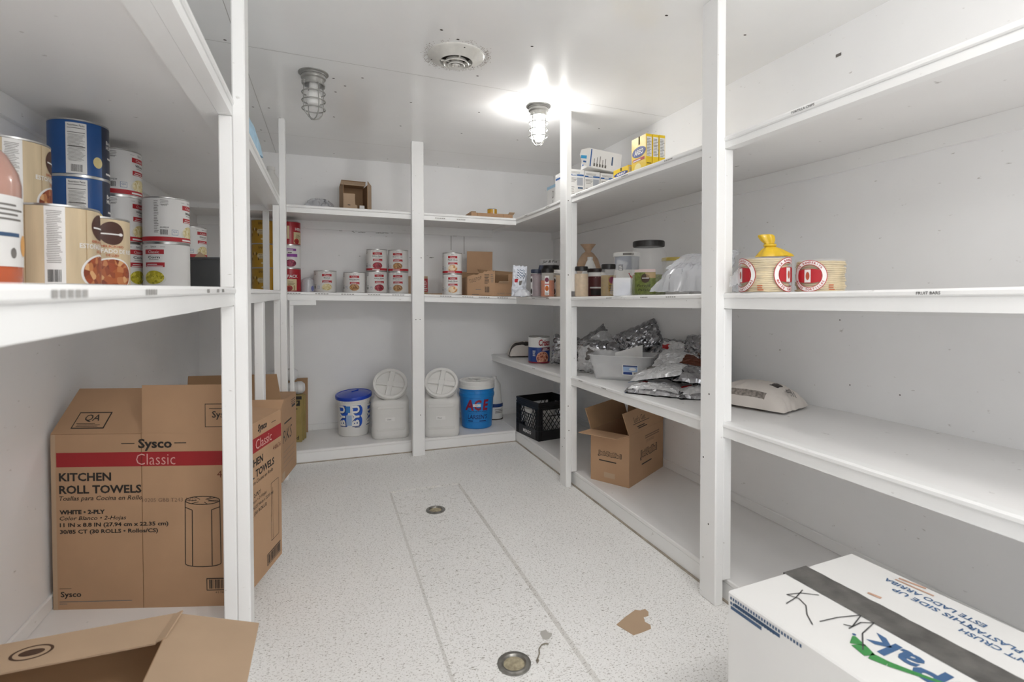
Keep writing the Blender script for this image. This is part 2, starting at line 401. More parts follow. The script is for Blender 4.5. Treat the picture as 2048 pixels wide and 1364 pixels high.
# ================================================================== posts
def post(label, x0, x1, y0, y1, sup=(), holes=()):
    t = thing('shelf_post', label, 'post')
    m = MB(); m.box(x0, x1, y0, y1, 0, ZC, WOOD, .004)
    for f, p, z in holes:
        if f == 'x': m.disc(p, z, .0035, .0035, lambda a, b: (x0 - .0006, a, b), DARK, 8, 1)
        elif f == 'X': m.disc(p, z, .0035, .0035, lambda a, b: (x1 + .0006, a, b), DARK, 8, 1)
        else: m.disc(p, z, .0035, .0035, lambda a, b: (a, y0 - .0006, b), DARK, 8, 1)
    m.build('upright', t)
    for s_ in sup:
        m = MB(); m.box(*s_, WOOD, .003); m.build('support_block', t)
    return t
yR1, yR2, yL1, yL2 = 1.5622, 2.8502, 1.8235, 3.5703
def rsup(y0, y1, hang=None):
    ym = (y0 + y1) / 2
    zs = [(ZD, ipath(RA, ym) - .056), (ipath(RA, ym), ipath(RB, ym) - .058), (ipath(RB, ym) if hang is None else hang, ipath(RC, ym) - .044)]
    return [(XRp + .038, XRp + .076, y0, y1, a + .0005, b - .0005) for a, b in zs]
post('tall white post at the near end of the right-hand shelves', XRp, XRp + .038, yR1, yR1 + .089, rsup(yR1 + .002, yR1 + .087), (('x', 1.60, .80), ('x', 1.63, .55), ('x', 1.6, .30)))
post('tall white post halfway along the right-hand shelves, by the lit lamp', XRp, XRp + .038, yR2, yR2 + .089, rsup(yR2 + .002, yR2 + .087, 1.20), (('y', 1.39, .5), ('y', 1.395, .35), ('x', 2.87, .30), ('x', 2.9, .24), ('y', 1.39, 1.3), ('y', 1.39, 1.75)))
lz = [(ZDL, ipath(LB, yL1) - .056), (ipath(LB, yL1), ipath(LC, yL1) - .05)]
post('tall white post in the left foreground beside the paper towel carton', XLp - .038, XLp, yL1, yL1 + .089, [(XLp - .076, XLp - .0385, yL1 + .002, yL1 + .087, a + .0005, b - .0005) for a, b in lz])
lz = [(ZDL, ipath(LB, yL2) - .056), (ipath(LB, yL2), ipath(LC, yL2) - .05)]
post('slim white post at the back left corner of the shelving', XLp - .038, XLp, yL2, yL2 + .089, [(XLp - .076, XLp - .0385, yL2 + .002, yL2 + .087, a + .0005, b - .0005) for a, b in lz])
post('white post in the middle of the back shelves between the two gamma-lid containers', .5934, .6824, YBp, YBp + .038, [(.595, .681, YBp + .0385, YBp + .076, a, b) for a, b in ((ZD + .0005, ipath(BB, .64) - .0565), (ipath(BB, .64) + .0005, ipath(BC, .64) - .0525))], (('y', .62, 1.0), ('y', .66, 1.45), ('y', .65, 1.0), ('y', .65, .3)))
m = MB(); m.box(XLF - .038, XLF, 2.62, 2.709, ZDL, ipath(LB, 2.66) - .057, WOOD, .003)
tag(m.build('support_stud'), 'short white stud under the left eye-level shelf behind the foreground post', 'post')
m = MB(); m.box(-.39, -.352, YBF, YBF + .038, ipath(BB, -.37) + .0005, ipath(BC, -.37) - .0525, WOOD, .003)
tag(m.build('support_stud'), 'short white stud in front of the gold tins in the back left corner', 'post')
m = MB(); m.box(-.232, -.205, YBF, YBF + .06, ZD, 1.11, WOOD, .003); m.box(-.232, -.06, YBF + .002, YBF + .04, 1.11, 1.147, WOOD, .003)
tag(m.build('shelf_brace'), 'white L-shaped brace under the left end of the back eye-level shelf', 'brace')
# ================================================================== ceiling fixtures
GALV = mat('grey_lamp_metal', '9d9c98', .45, .4, var=.12, scale=30)
GLASS = mat('clear_globe', 'f2f2f2', .05, alpha=.12); BULBOFF = mat('unlit_bulb', 'ecebe8', .3); BULBON = mat('lit_bulb', 'ffffff', .4, emit=BULB)
def caged_lamp(label, x, y, lit):
    t = thing('caged_ceiling_lamp', label, 'lamp', (x, y, ZC))
    m = MB(); m.lathe([(0, 0), (.072, 0), (.072, -.004), (.06, -.006), (.06, -.013), (.056, -.014), (.056, -.02), (.06, -.021), (.059, -.028), (.05, -.034), (.048, -.05), (.052, -.052), (.052, -.06), (.046, -.06), (.044, -.04), (0, -.04)], GALV, 40); m.build('lamp_base', t)
    m = MB(); m.lathe([(.0, -.045), (.022, -.045), (.022, -.075), (.0, -.075)], WPLAST, 24); m.build('socket', t)
    m = MB(); m.lathe([(.016, -.075), (.018, -.085), (.03, -.097), (.034, -.115), (.034, -.14), (.028, -.155), (.014, -.163), (0, -.165)], BULBON if lit else BULBOFF, 28); m.build('bulb', t)
    m = MB(); m.lathe([(.043, -.052), (.043, -.16), (.038, -.185), (.022, -.203), (0, -.21)], GLASS, 32); m.build('glass_globe', t)
    m = MB()
    for z in (-.098, -.138, -.178):
        m.tube([(.055*math.cos(2*PI*k/32), .055*math.sin(2*PI*k/32), z) for k in range(32)], .0032, GALV, 6, True)
    for k in range(4):
        a = 2*PI*k/4 + .5; r = [(.051, -.055), (.052, -.11), (.053, -.178), (.045, -.2), (.025, -.222), (0, -.23)]
        m.tube([(q*math.cos(a), q*math.sin(a), z) for q, z in r], .0032, GALV, 6)
    m.build('wire_cage', t)
    for k in range(2):
        m = MB(); a = .5 + PI/2*k*2; m.box(.047, .058, -.012, .012, -.066, -.045, GALV, .003, Matrix.Rotation(a, 4, 'Z')); m.build('cage_clip', t)
caged_lamp('lit caged ceiling lamp near the right-hand shelf post', 1.194, 2.848, True)
caged_lamp('unlit caged ceiling lamp on the left of the round vent', -.047, 2.805, False)
t = thing('round_ceiling_vent', 'round white ceiling air vent with concentric rings', 'vent', (.581, 2.375, ZC))
VENTM = mat('vent_enamel', 'dad8d2', .3, var=.08, scale=18)
m = MB(); m.lathe([(.131, 0), (.131, -.005), (.126, -.009), (.1, -.014), (.082, -.03), (.076, -.032), (.074, -.026), (.073, 0)], VENTM, 56)
for a in (.6, 2.7, 4.8): m.disc(.117*math.cos(a), .117*math.sin(a), .004, .004, lambda x, y: (x, y, -.0125), DARK, 8, 1)
m.build('flange', t)
m = MB(); m.lathe([(.073, -.001), (0, -.001)], mat('painted_duct_shade', '2b2622', .9), 40); m.build('duct_shade_disc', t)  # flat disc under a solid ceiling; the duct's shade is put into its colour
for r0, r1, z0, z1 in ((.060, .047, -.040, -.026), (.040, .029, -.046, -.032)):
    m = MB(); m.lathe([(r0, z0), (r0 - .003, z0 - .003), (r1, z1), (r1 + .002, z1 + .003), (r0, z0)], VENTM, 48); m.build('cone_ring', t)
m = MB(); m.lathe([(.019, -.044), (.016, -.05), (.011, -.044), (.009, -.05), (0, -.052)], VENTM, 32); m.box(-.072, .072, -.003, .003, -.034, -.028, VENTM); m.box(-.003, .003, -.072, .072, -.034, -.028, VENTM); m.build('centre_cone', t)
# ================================================================== floor bits
def drain(label, x, y, r, seed):
    t = thing('floor_drain', label, 'drain', (x, y, -dp))
    sm = mat('worn_drain_metal', '8f8d88', .35, .8, var=.25, scale=40)
    m = MB(); m.lathe([(r, 0), (r * 1.0, .005), (r*.86, .008), (r*.72, .007), (r*.64, .003), (r*.62, .0005)], sm, 40); m.build('drain_ring', t)
    m = MB(); m.lathe([(r*.63, .001), (r*.4, .002), (0, .0025)], mat('drain_residue', 'a99f86', .8, var=.3, scale=60, bump=.5), 32); m.build('drain_cover', t)
drain('small round floor drain near the end of the channel', .563, 2.811, .052, 1)
drain('larger worn floor drain in the foreground', .562, 1.545, .054, 2)
m = MB(); pts = [at(u, v, 'z', 0) for u, v in ((1233, 1250), (1252, 1234), (1270, 1221), (1281, 1222), (1290, 1219), (1297, 1225), (1297, 1232), (1287, 1235), (1290, 1245), (1301, 1251), (1302, 1258), (1285, 1265), (1267, 1271))]
m.loft([[(p.x, p.y, .0005) for p in pts], [(p.x, p.y, .0025) for p in pts]], KRAFTP, None, False)
tag(m.build('cardboard_scrap'), 'torn tan cardboard scrap lying on the floor', 'scrap')
m = MB(); m.tube([Vector((p.x, p.y, .003 - dp + .0005)) for p in [at(u, v, 'z', -dp) for u, v in ((1097, 1290), (1090, 1289), (1083, 1292), (1078, 1300), (1079, 1309), (1076, 1317), (1073, 1323), (1075, 1328), (1077, 1324), (1075, 1318))]], .0022, mat('grey_string', '8d8578', .9), 6)
tag(m.build('string_scrap'), 'thin curled piece of grey string beside the larger floor drain', 'string')
m = MB(); p = at(1092, 1270, 'z', -dp); rd = random.Random(2)
m.add([(p.x + .022*math.cos(a)*rd.uniform(.6, 1.1), p.y + .03*math.sin(a)*rd.uniform(.7, 1.1), -dp + .0006) for a in [2*PI*k/12 for k in range(12)]], [tuple(range(12))], mat('grey_scuff', 'b9b6b0', .7))
tag(m.build('floor_stain'), 'pale grey scuff on the floor above the string', 'stain')
# ================================================================== tins
R0, H0 = .0785, .178
def cm(r, e=.0008):
    return lambda x, y: ((r + e) * math.sin(x / r), -(r + e) * math.cos(x / r), y)
WOODGRAIN = mat('wood_print', 'c8b595', .5, var=.16, scale=5)
nt = WOODGRAIN.node_tree
mp = nt.nodes.new('ShaderNodeMapping'); mp.inputs['Scale'].default_value = (6, 6, .6)
nt.links.new([n for n in nt.nodes if n.type == 'TEX_COORD'][0].outputs['Object'], mp.inputs[0]); nt.links.new(mp.outputs[0], [n for n in nt.nodes if n.type == 'TEX_NOISE'][0].inputs['Vector'])
STEW = cells('stew_print', ['8e4526', 'a5592f', 'b9784a', '7c3820', 'd0a070', '9a4a2a'], 75)
CORN = cells('corn_print', ['c9bd3a', 'b4a82e', 'd6cc52', '9c9326'], 120)
BEAN = cells('bean_print', ['8e1b2e', 'a32a3c', '6e1424', 'b84a55'], 110)
BAKED = cells('baked_print', ['9a6a3c', 'b8895a', '7d5530', 'c9a070'], 110)
PASTA = cells('pasta_print', ['ddcf9e', 'cdbb80', 'e8dfbe'], 110)
def nutrition(m, x0, x1, y0, y1, f, seed=1, bars=22):
    w_ = x1 - x0
    m.rect(x0, x1, y0, y1, f, PAPER, 4)
    g = lambda e: (lambda x, y: f(x, y, e))
    m.text('Nutrition Facts', (x0+x1)/2, y1 - .008, .006, lambda x, y: f(x, y, .0012), INK, .01, 0, w_*.8)
    for yy in (.016, .030, (y1-y0)*.46): m.rect(x0 + w_*.08, x1 - w_*.08, y1 - yy - .0016, y1 - yy, lambda x, y: f(x, y, .0012), INK, 3)
    m.bars(x0 + w_*.08, x1 - w_*.06, y0 + (y1-y0)*.25, y1 - .034, lambda x, y: f(x, y, .0012), INKG, bars, .3, seed, 2)
    m.barcode(x0 + w_*.25, x1 - w_*.2, y0 + .006, y0 + (y1-y0)*.18, lambda x, y: f(x, y, .0012), INK, seed)
def d_stew(m, r, h):
    base = cm(r); f = lambda x, y, e=.0006: cm(r, e + .0006)(x, y)
    m.rect(-PI*r, PI*r, .005, h - .005, base, WOODGRAIN, 90)
    GAP = mat('wood_print_line', '9b7b52', .6)
    for x in (-.235, -.195, -.155, -.045, .075, .11, .15): m.rect(x, x + .0012, .005, h - .005, lambda a, b: f(a, b), GAP)
    m.rect(-.12, -.085, .005, h - .005, f, PAPER, 4)
    m.bars(-.117, -.09, .05, h - .012, lambda x, y: f(x, y, .0012), INKG, 30, .3, 4)
    m.barcode(-.115, -.092, .008, .035, lambda x, y: f(x, y, .0012), INK, 5)
    BR = mat('brown_print', '4a2a20', .5)
    m.disc(0, .137, .031, .03, lambda x, y: f(x, y, .0008), BR, 32, 3)
    m.rect(-.026, .02, .133, .1365, lambda x, y: f(x, y, .0016), PAPER, 3); m.disc(.021, .135, .006, .004, lambda x, y: f(x, y, .0016), PAPER, 12, 1)
    OR = mat('orange_print', 'b5532e', .5)
    m.text('DELICIOSO', 0, .103, .0055, lambda x, y: f(x, y, .0012), OR, .02, 0, .06)
    m.text('ESTOFADO DE RES', 0, .091, .011, lambda x, y: f(x, y, .0014), PAPER, .02, 0, .12)
    m.text('DE LUJO', 0, .079, .008, lambda x, y: f(x, y, .0012), OR, .02)
    m.disc(0, .03, .058, .044, lambda x, y: f(x, max(y, .005), .0008), PAPER, 36, 4); m.disc(0, .03, .053, .040, lambda x, y: f(x, max(y, .005), .0014), STEW, 36, 4)
def d_blue(m, r, h):
    f = lambda x, y, e=.0006: cm(r, e + .0006)(x, y)
    m.rect(-PI*r, PI*r, .005, h - .005, cm(r), mat('blue_label', '1c4f8e', .3, var=.08), 48)
    m.rect(-.016, .14, .006, h - .006, f, mat('navy_label', '1d2740', .35), 8)
    nutrition(m, -.112, -.06, .006, h - .012, f, 7)
    m.text('Brown', .026, .125, .013, lambda x, y: f(x, y, .0012), WHITE, .02); m.text('HUNT', .026, .109, .013, lambda x, y: f(x, y, .0012), WHITE, .03)
    m.rect(.008, .05, .07, .076, lambda x, y: f(x, y, .0012), WHITE, 3); m.rect(.0, .05, .018, .024, lambda x, y: f(x, y, .0012), WHITE, 3)
    m.disc(-.03, .05, .014, .018, lambda x, y: f(x, y, .0014), mat('gold_seal', 'd6c68e', .4), 24, 2)
def qa(m, cx, cy, f):
    QB = mat('quality_blue', '5b7aa6', .5)
    m.rect(cx-.011, cx+.011, cy-.0105, cy+.0105, lambda x, y: f(x, y, .001), QB, 3); m.rect(cx-.0098, cx+.0098, cy-.0093, cy+.0093, lambda x, y: f(x, y, .0014), PAPER, 3)
    m.text('QA', cx, cy + .002, .008, lambda x, y: f(x, y, .0018), QB, .0)
def d_white(prod, food, stripe=False, sub=True, lab=INK):
    def dr(m, r, h):
        f = lambda x, y, e=.0006: cm(r, e + .0006)(x, y)
        m.rect(-PI*r, PI*r, .005, h - .005, cm(r), PAPER, 90)
        for k in (0, PI*r):
            if k and not sub: continue
            m.text('Sysco', k, h - .016, .0085, lambda x, y: f(x, y, .001), INK, .0)
            for a in (-.042, .024): m.rect(k + a, k + a + .016, h - .0165, h - .0157, lambda x, y: f(x, y, .001), INK, 2)
            m.rect(k - .036, k + .036, h - .044, h - .026, lambda x, y: f(x, y, .001), RED, 6)
            m.text('Classic', k, h - .0352, .0105, lambda x, y: f(x, y, .0014), WHITE, .0)
            m.text(prod, k, h - .056, .0095, lambda x, y: f(x, y, .001), lab, .02, 0, .045 if len(prod) < 7 else .075)
            m.rect(k - .018, k + .018, h - .067, h - .0655, lambda x, y: f(x, y, .001), INKG, 2)
            m.rect(k - .034, k + .038, h - .094, h - .076, lambda x, y: f(x, y, .001), RED, 6)
            m.bars(k - .03, k + .034, h - .092, h - .078, lambda x, y: f(x, y, .0014), WHITE, 2, .4, 2)
            m.disc(k, .038, .042, .024, lambda x, y: f(x, y, .001), mat('bowl_print', 'd9d8cf', .4), 28, 3); m.disc(k, .044, .036, .026, lambda x, y: f(x, y, .0014), food, 28, 3)
        if stripe:
            m.rect(-PI*r, PI*r, .007, .024, lambda x, y: f(x, y, .0016), RED, 48)
            for k in (0, PI*r): m.bars(k - .04, k + .03, .011, .02, lambda x, y: f(x, y, .002), WHITE, 1, .7, 3)
        q = -.10
        m.bars(q - .035, q - .018, .04, h - .012, lambda x, y: f(x, y, .001), INKG, 20, .35, 9); m.bars(q - .014, q + .02, h - .03, h - .008, lambda x, y: f(x, y, .001), INKG, 4, .25, 11)
        m.text('Sysco', q, h - .032, .008, lambda x, y: f(x, y, .001), INK); m.text('4109539', q + .0, .06, .006, lambda x, y: f(x, y, .001), INK, .0)
        m.barcode(q - .014, q + .012, .032, .052, lambda x, y: f(x, y, .001), INK, 8); qa(m, q + .035, .042, f)
    return dr
def d_gold(prod):
    def dr(m, r, h):
        f = lambda x, y, e=.0006: cm(r, e + .0006)(x, y)
        m.rect(-PI*r, PI*r, .005, h - .005, cm(r), mat('gold_label', 'b98f2c', .45, var=.14, scale=7), 48)
        DK = mat('brown_ink', '5d4416', .6); CRM = mat('cream_print', 'd8c9a0', .5)
        rd = random.Random(4)
        for k in range(7):
            a = PI * (k + .5) / 7
            m.disc(-.03 + .03*math.cos(a), h*.3 + .055*math.sin(a), .0035, .012, lambda x, y: f(x, y, .001), CRM if k % 2 else DK, 10, 1)
        for k in range(10): m.rect(.0 + .003*k, .0015 + .003*k, h - .04 + rd.uniform(0, .008), h - .018 - rd.uniform(0, .008), lambda x, y: f(x, y, .001), DK)
        m.rect(-.004, .075, .068, .105, lambda x, y: f(x, y, .001), CRM, 5); m.text(prod, .034, .097, .008, lambda x, y: f(x, y, .0014), DK, .02, 0, .066)
        m.bars(0, .07, .071, .09, lambda x, y: f(x, y, .0014), DK, 4, .3, 2); m.disc(.045, .035, .03, .009, lambda x, y: f(x, y, .001), CRM, 20, 2)
    return dr
def d_red(prod):
    def dr(m, r, h):
        f = lambda x, y, e=.0006: cm(r, e + .0006)(x, y)
        m.rect(-PI*r, PI*r, .005, h - .005, cm(r), mat('red_label', 'ad1f2c', .3), 48)
        CRM = mat('cream_print', 'd8c9a0', .5)
        m.text(prod, -.006, .12, .022, lambda x, y: f(x, y, .001), WHITE, .02, 0, .075)
        m.rect(-.055, .022, .012, .098, lambda x, y: f(x, y, .001), CRM, 6); m.disc(-.03, .03, .022, .02, lambda x, y: f(x, y, .0014), cells('sauce_print', ['a32a22', '8a2018', 'c0503a'], 120), 20, 2)
        m.bars(-.04, .012, .055, .085, lambda x, y: f(x, y, .0014), mat('brown_ink', '5d4416', .6), 3, .3, 6)
        m.rect(.0, .006, .015, .05, lambda x, y: f(x, y, .0016), mat('spoon_print', 'a5743f', .5))
        m.rect(-.1, -.085, h*.25, h*.8, lambda x, y: f(x, y, .001), mat('cream_print', 'd8c9a0', .5))
    return dr
def d_purple(m, r, h):
    f = lambda x, y, e=.0006: cm(r, e + .0006)(x, y); PU = mat('purple_print', '8b3f96', .5)
    m.rect(-PI*r, PI*r, .005, h - .005, cm(r), PAPER, 90)
    m.rect(-.05, .02, h - .045, h - .028, lambda x, y: f(x, y, .001), PU, 5); m.bars(-.045, .016, h - .042, h - .031, lambda x, y: f(x, y, .0014), WHITE, 1, .6)
    m.bars(-.04, 0, h - .062, h - .05, lambda x, y: f(x, y, .001), INKG, 1, .6); m.rect(-.05, .03, h - .09, h - .068, lambda x, y: f(x, y, .001), PU, 5)
    m.disc(-.02, .04, .04, .028, lambda x, y: f(x, y, .001), cells('beet_print', ['8e2a48', 'a83a58', '701c38'], 90), 24, 3)
_CAN = {}
def can(key, draw, label, p, z, deg, group, r=R0, h=H0, name='food_tin'):
    rz = face_cam(p, deg); loc = (p[0], p[1], z)
    if key in _CAN: return copy_tree(_CAN[key], loc, rz, label, group)
    t = thing(name, label, 'tin', loc, rz, group)
    m = MB(); m.lathe([(0, .004), (r - .006, .004), (r - .004, 0), (r + .0012, 0), (r + .0012, .004), (r - .0012, .006), (r - .0012, h - .006), (r + .0012, h - .004), (r + .0012, h), (r - .004, h), (r - .006, h - .005), (r*.6, h - .005), (r*.58, h - .006), (0, h - .006)], STEEL, 48, sharp=.5); m.build('tin_body', t)
    m = MB(); draw(m, r, h); m.build('paper_label', t)
    _CAN[key] = t; return t
GL = 'large tins on the left shelf'; GB = 'tins on the back shelf'
zl = 1.196 + .009
# left wall
can('stew', d_stew, 'wood-grain stew tin at the shelf front beside the sauce jug, white text strip facing out', gp(115, 1.194), ipath(LB, 1.48), 73, GL)
a = Vector((-.737, 1.64, 0)); zb = ipath(LB, 1.64)
can('stew', d_stew, 'lower wood-grain tin of the pair behind the sauce jug, mostly hidden', a, zb, 40, GL)
can('stew', d_stew, 'wood-grain tin perched on another one, behind the sauce jug', a, zb + H0, 80, GL)
can('stew', d_stew, 'wood-grain stew tin showing its bowl picture, in front of the blue tins', (-.576, 1.665), ipath(LB, 1.66), 30, GL)
b = gp(163, 1.715); zb = ipath(LB, b.y)
for k, l in enumerate(('bottom tin of the blue stack, hidden behind the wood-grain tins', 'lower visible blue tin with a white nutrition panel', 'topmost blue tin close under the upper shelf')):
    can('blue', d_blue, l, b, zb + k*H0, 58, GL)
b = gp(238, 2.04); zb = ipath(LB, b.y)
can('corn', d_white('Corn', CORN), 'white and red corn tin at the bottom of the three-high stack', b, zb, 52, GL)
for k, l in enumerate(('middle tin of the three-high white and red stack', 'topmost white and red tin, right behind the top blue tin')):
    can('whip', d_white('Whole', PASTA, True), l, b, zb + (k+1)*H0, 62, GL)
b = gp(335, 2.084)
can('corn', d_white('Corn', CORN), 'white and red corn tin under the one with the barcode', b, zb, -33, GL)
can('whip', d_white('Whole', PASTA, True), 'white tin showing its barcode, stacked on a corn tin', b, zb + H0, 68, GL)
b = gp(383, 2.97); zb = ipath(LB, b.y)
can('potato', d_white('Diced', PASTA, True), 'hidden white tin under the far white tin behind the grey bin', b, zb, 50, GL); can('potato', d_white('Diced', PASTA, True), 'far white and red tin rising behind the dark grey bin', b, zb + H0, 50, GL)
# back wall, left corner
b = gp(528, 3.9); zb = ipath(BB, b.x)
for k, (pr, l) in enumerate((('Fruit Extravaganza', 'bottom gold tin of the stack in the back left corner'), ('Diced Tomatoes', 'middle gold tin of the stack in the back left corner'), ('Diced Yams', 'topmost gold tin of the stack in the back left corner'))):
    can('gold%d' % k, d_gold(pr), l, b, zb + k*H0, -24, GB)
b = gp(580, 3.98); zb = ipath(BB, b.x)
can('redpack', d_red('PACK'), 'red tin with cream label at the bottom of the red and purple stack', b, zb, 20, GB)
can('purple', d_purple, 'white and purple tin between two red tins', b, zb + H0, 20, GB); can('redh', d_red('HEINZ'), 'topmost red tin of the red and purple stack', b, zb + 2*H0, 62, GB)
# back wall, row
def bz(p): return ipath(BB, p.x)
b = gp(651, 4.08); can('potatos', d_white('Mashed', PASTA), 'lone white tin beside the clear plastic dome on the back shelf', b, bz(b), 8, GB, .083, .17)
b = gp(709, 4.06); can('bakedlow', d_white('Seasoned Baked Beans', BAKED, False, False), 'short white baked beans tin left of the double stacks', b, bz(b), 0, GB, .081, .16)
b = gp(754, 4.10)
for k, l in enumerate(('lower kidney bean tin beside the baked beans', 'upper kidney bean tin with red stripe')): can('kid%d' % k, d_white('Kidney Beans', BEAN, k == 1, False), l, b, bz(b) + k*.172, 4 if k else 14, GB, .0785, .172)
b = gp(797, 4.14)
for k, l in enumerate(('lower tin of the stack closest to the middle post', 'upper tin of the stack closest to the middle post')): can('pinto%d' % k, d_white('Beef Gravy', BAKED, k == 1, False), l, b, bz(b) + k*.172, -4, GB, .077, .172)
b = gp(905, 4.1)
TEA = cells('tea_print', ['d9a874', 'e8d2b4', 'c98a54'], 60)
for k, l in enumerate(('lower iced tea tin right of the middle post', 'upper iced tea tin with red stripe right of the middle post')): can('tea%d' % k, d_white('Peach Slices', TEA, k == 1, False), l, b, bz(b) + k*.165, 2, GB, .075, .165)
# ================================================================== other things on the left shelf
jp = gp(-62, .95)
t = thing('sauce_jug', 'part-emptied jug of orange sauce with a white label beside the wood-grain tins', 'jug', (*jp.xy, ipath(LB, 1.2)), face_cam(jp, 12))
m = MB(); m.lathe([(0, .001), (.07, .001), (.074, .008), (.074, .045)], mat('orange_sauce', 'b9562c', .25, var=.1, coat=.5), 40); m.lathe([(.074, .045), (.074, .19), (.07, .212), (.055, .245), (.03, .27), (.026, .285), (0, .285)], mat('pinkish_smeared_plastic', 'b98e80', .2, var=.12, coat=.5), 40); m.build('jug_body', t)
m = MB(); f = cm(.0745, .001); m.rect(-.03, .085, .035, .165, f, PAPER, 10); f2 = cm(.0745, .0018)
m.bars(.02, .075, .12, .155, f2, INKG, 4, .4, 2); m.bars(.015, .075, .09, .1, f2, BLUEINK, 1, .7, 3, 3); m.disc(.078, .075, .01, .02, f2, mat('orange_spot', 'dca35c', .5), 20, 2); m.disc(.05, .06, .006, .01, f2, INKG, 12, 1); m.build('jug_label', t)
m = MB(); m.lathe([(.027, .272), (.031, .272), (.031, .302), (.028, .305), (0, .305)], mat('pale_pink_cap', 'c9a59b', .4), 32); m.build('cap', t)
p = gp(428, 2.42); z = ipath(LB, p.y)
m = MB(); GREYB = mat('dark_grey_plastic', '4a4c4e', .5)
def ringrect(w_, d_, z_, r=.012, n=4):
    out = []
    for cx_, cy_, a0 in ((w_-r, d_-r, 0), (-w_+r, d_-r, PI/2), (-w_+r, -d_+r, PI), (w_-r, -d_+r, 1.5*PI)):
        for k in range(n + 1): a = a0 + PI/2*k/n; out.append((cx_ + r*math.cos(a), cy_ + r*math.sin(a), z_))
    return out
m.loft([ringrect(.07, .11, 0), ringrect(.078, .12, .13), ringrect(.084, .126, .132), ringrect(.084, .126, .142), ringrect(.076, .118, .142), ringrect(.066, .106, .006)], GREYB, None, False)
tag(m.build('storage_bin', None, (p.x, p.y, z), face_cam(p, -20)), 'dark grey plastic bin on the left shelf beside the corn tins', 'bin')
m = MB(); m.box(-.035, .035, -.002, .002, 0, .075, KRAFTP, 0, Matrix.Rotation(-.9, 4, 'Y'))
tag(m.build('cardboard_piece', None, (p.x - .02, p.y, z + .1), face_cam(p, 15)), 'small brown cardboard piece sticking out of the dark grey bin', 'cardboard')
# ================================================================== cartons
def flap(parent, p0, p1, dr, L, m_, draw=None, th=.004, inset=.0, label=None):
    p0, p1, dr = Vector(p0), Vector(p1), Vector(dr).normalized()
    e = (p1 - p0).normalized(); n = e.cross(dr).normalized() * th / 2
    q = [p0, p1, p1 + dr*L - e*inset, p0 + dr*L + e*inset]
    m = MB(); m.loft([[v - n for v in q], [v + n for v in q]], m_, None, False)
    if draw: draw(m, lambda a, b, s=.0006: p0 + e*a + dr*b + n*(1 + s*2/th), lambda a, b, s=.0006: p0 + e*a + dr*b - n*(1 + s*2/th))
    o = m.build('flap', parent)
    if label: o['label'] = label
    return o
def carton_body(parent, w_, d_, h_, m_, front=None, right=None, left=None, top=False, th=.004, cut=None):
    """open box: front wall at y=0, centred on x, base on z=0"""
    m = MB(); x = w_/2
    m.box(-x, x, 0, th, 0, h_, m_); m.box(-x, x, d_ - th, d_, 0, h_, m_)
    m.box(-x, -x + th, th, d_ - th, 0, h_, m_); m.box(x - th, x, th, d_ - th, 0, h_, m_)
    m.box(-x + th, x - th, th, d_ - th, .001, th, m_)
    if top: m.box(-x + th, x - th, th, d_ - th, h_ - th, h_ - .0005, m_)
    if front: front(m, lambda a, b, s=.0006: (a, -s, b))
    if right: right(m, lambda a, b, s=.0006: (x + s, a, b))
    if left: left(m, lambda a, b, s=.0006: (-x - s, -a + d_, b))
    return m.build('carton_body', parent)
def ribbon(m, pts, wd, f, m_):
    for a, b in zip(pts, pts[1:]):
        l = math.hypot(b[0]-a[0], b[1]-a[1])
        if l < 1e-6: continue
        nx, ny = -(b[1]-a[1])/l*wd/2, (b[0]-a[0])/l*wd/2
        m.add([f(a[0]+nx, a[1]+ny), f(b[0]+nx, b[1]+ny), f(b[0]-nx, b[1]-ny), f(a[0]-nx, a[1]-ny)], [(0, 1, 2, 3)], m_)
REDB = mat('red_band_print', '9c1f24', .6)
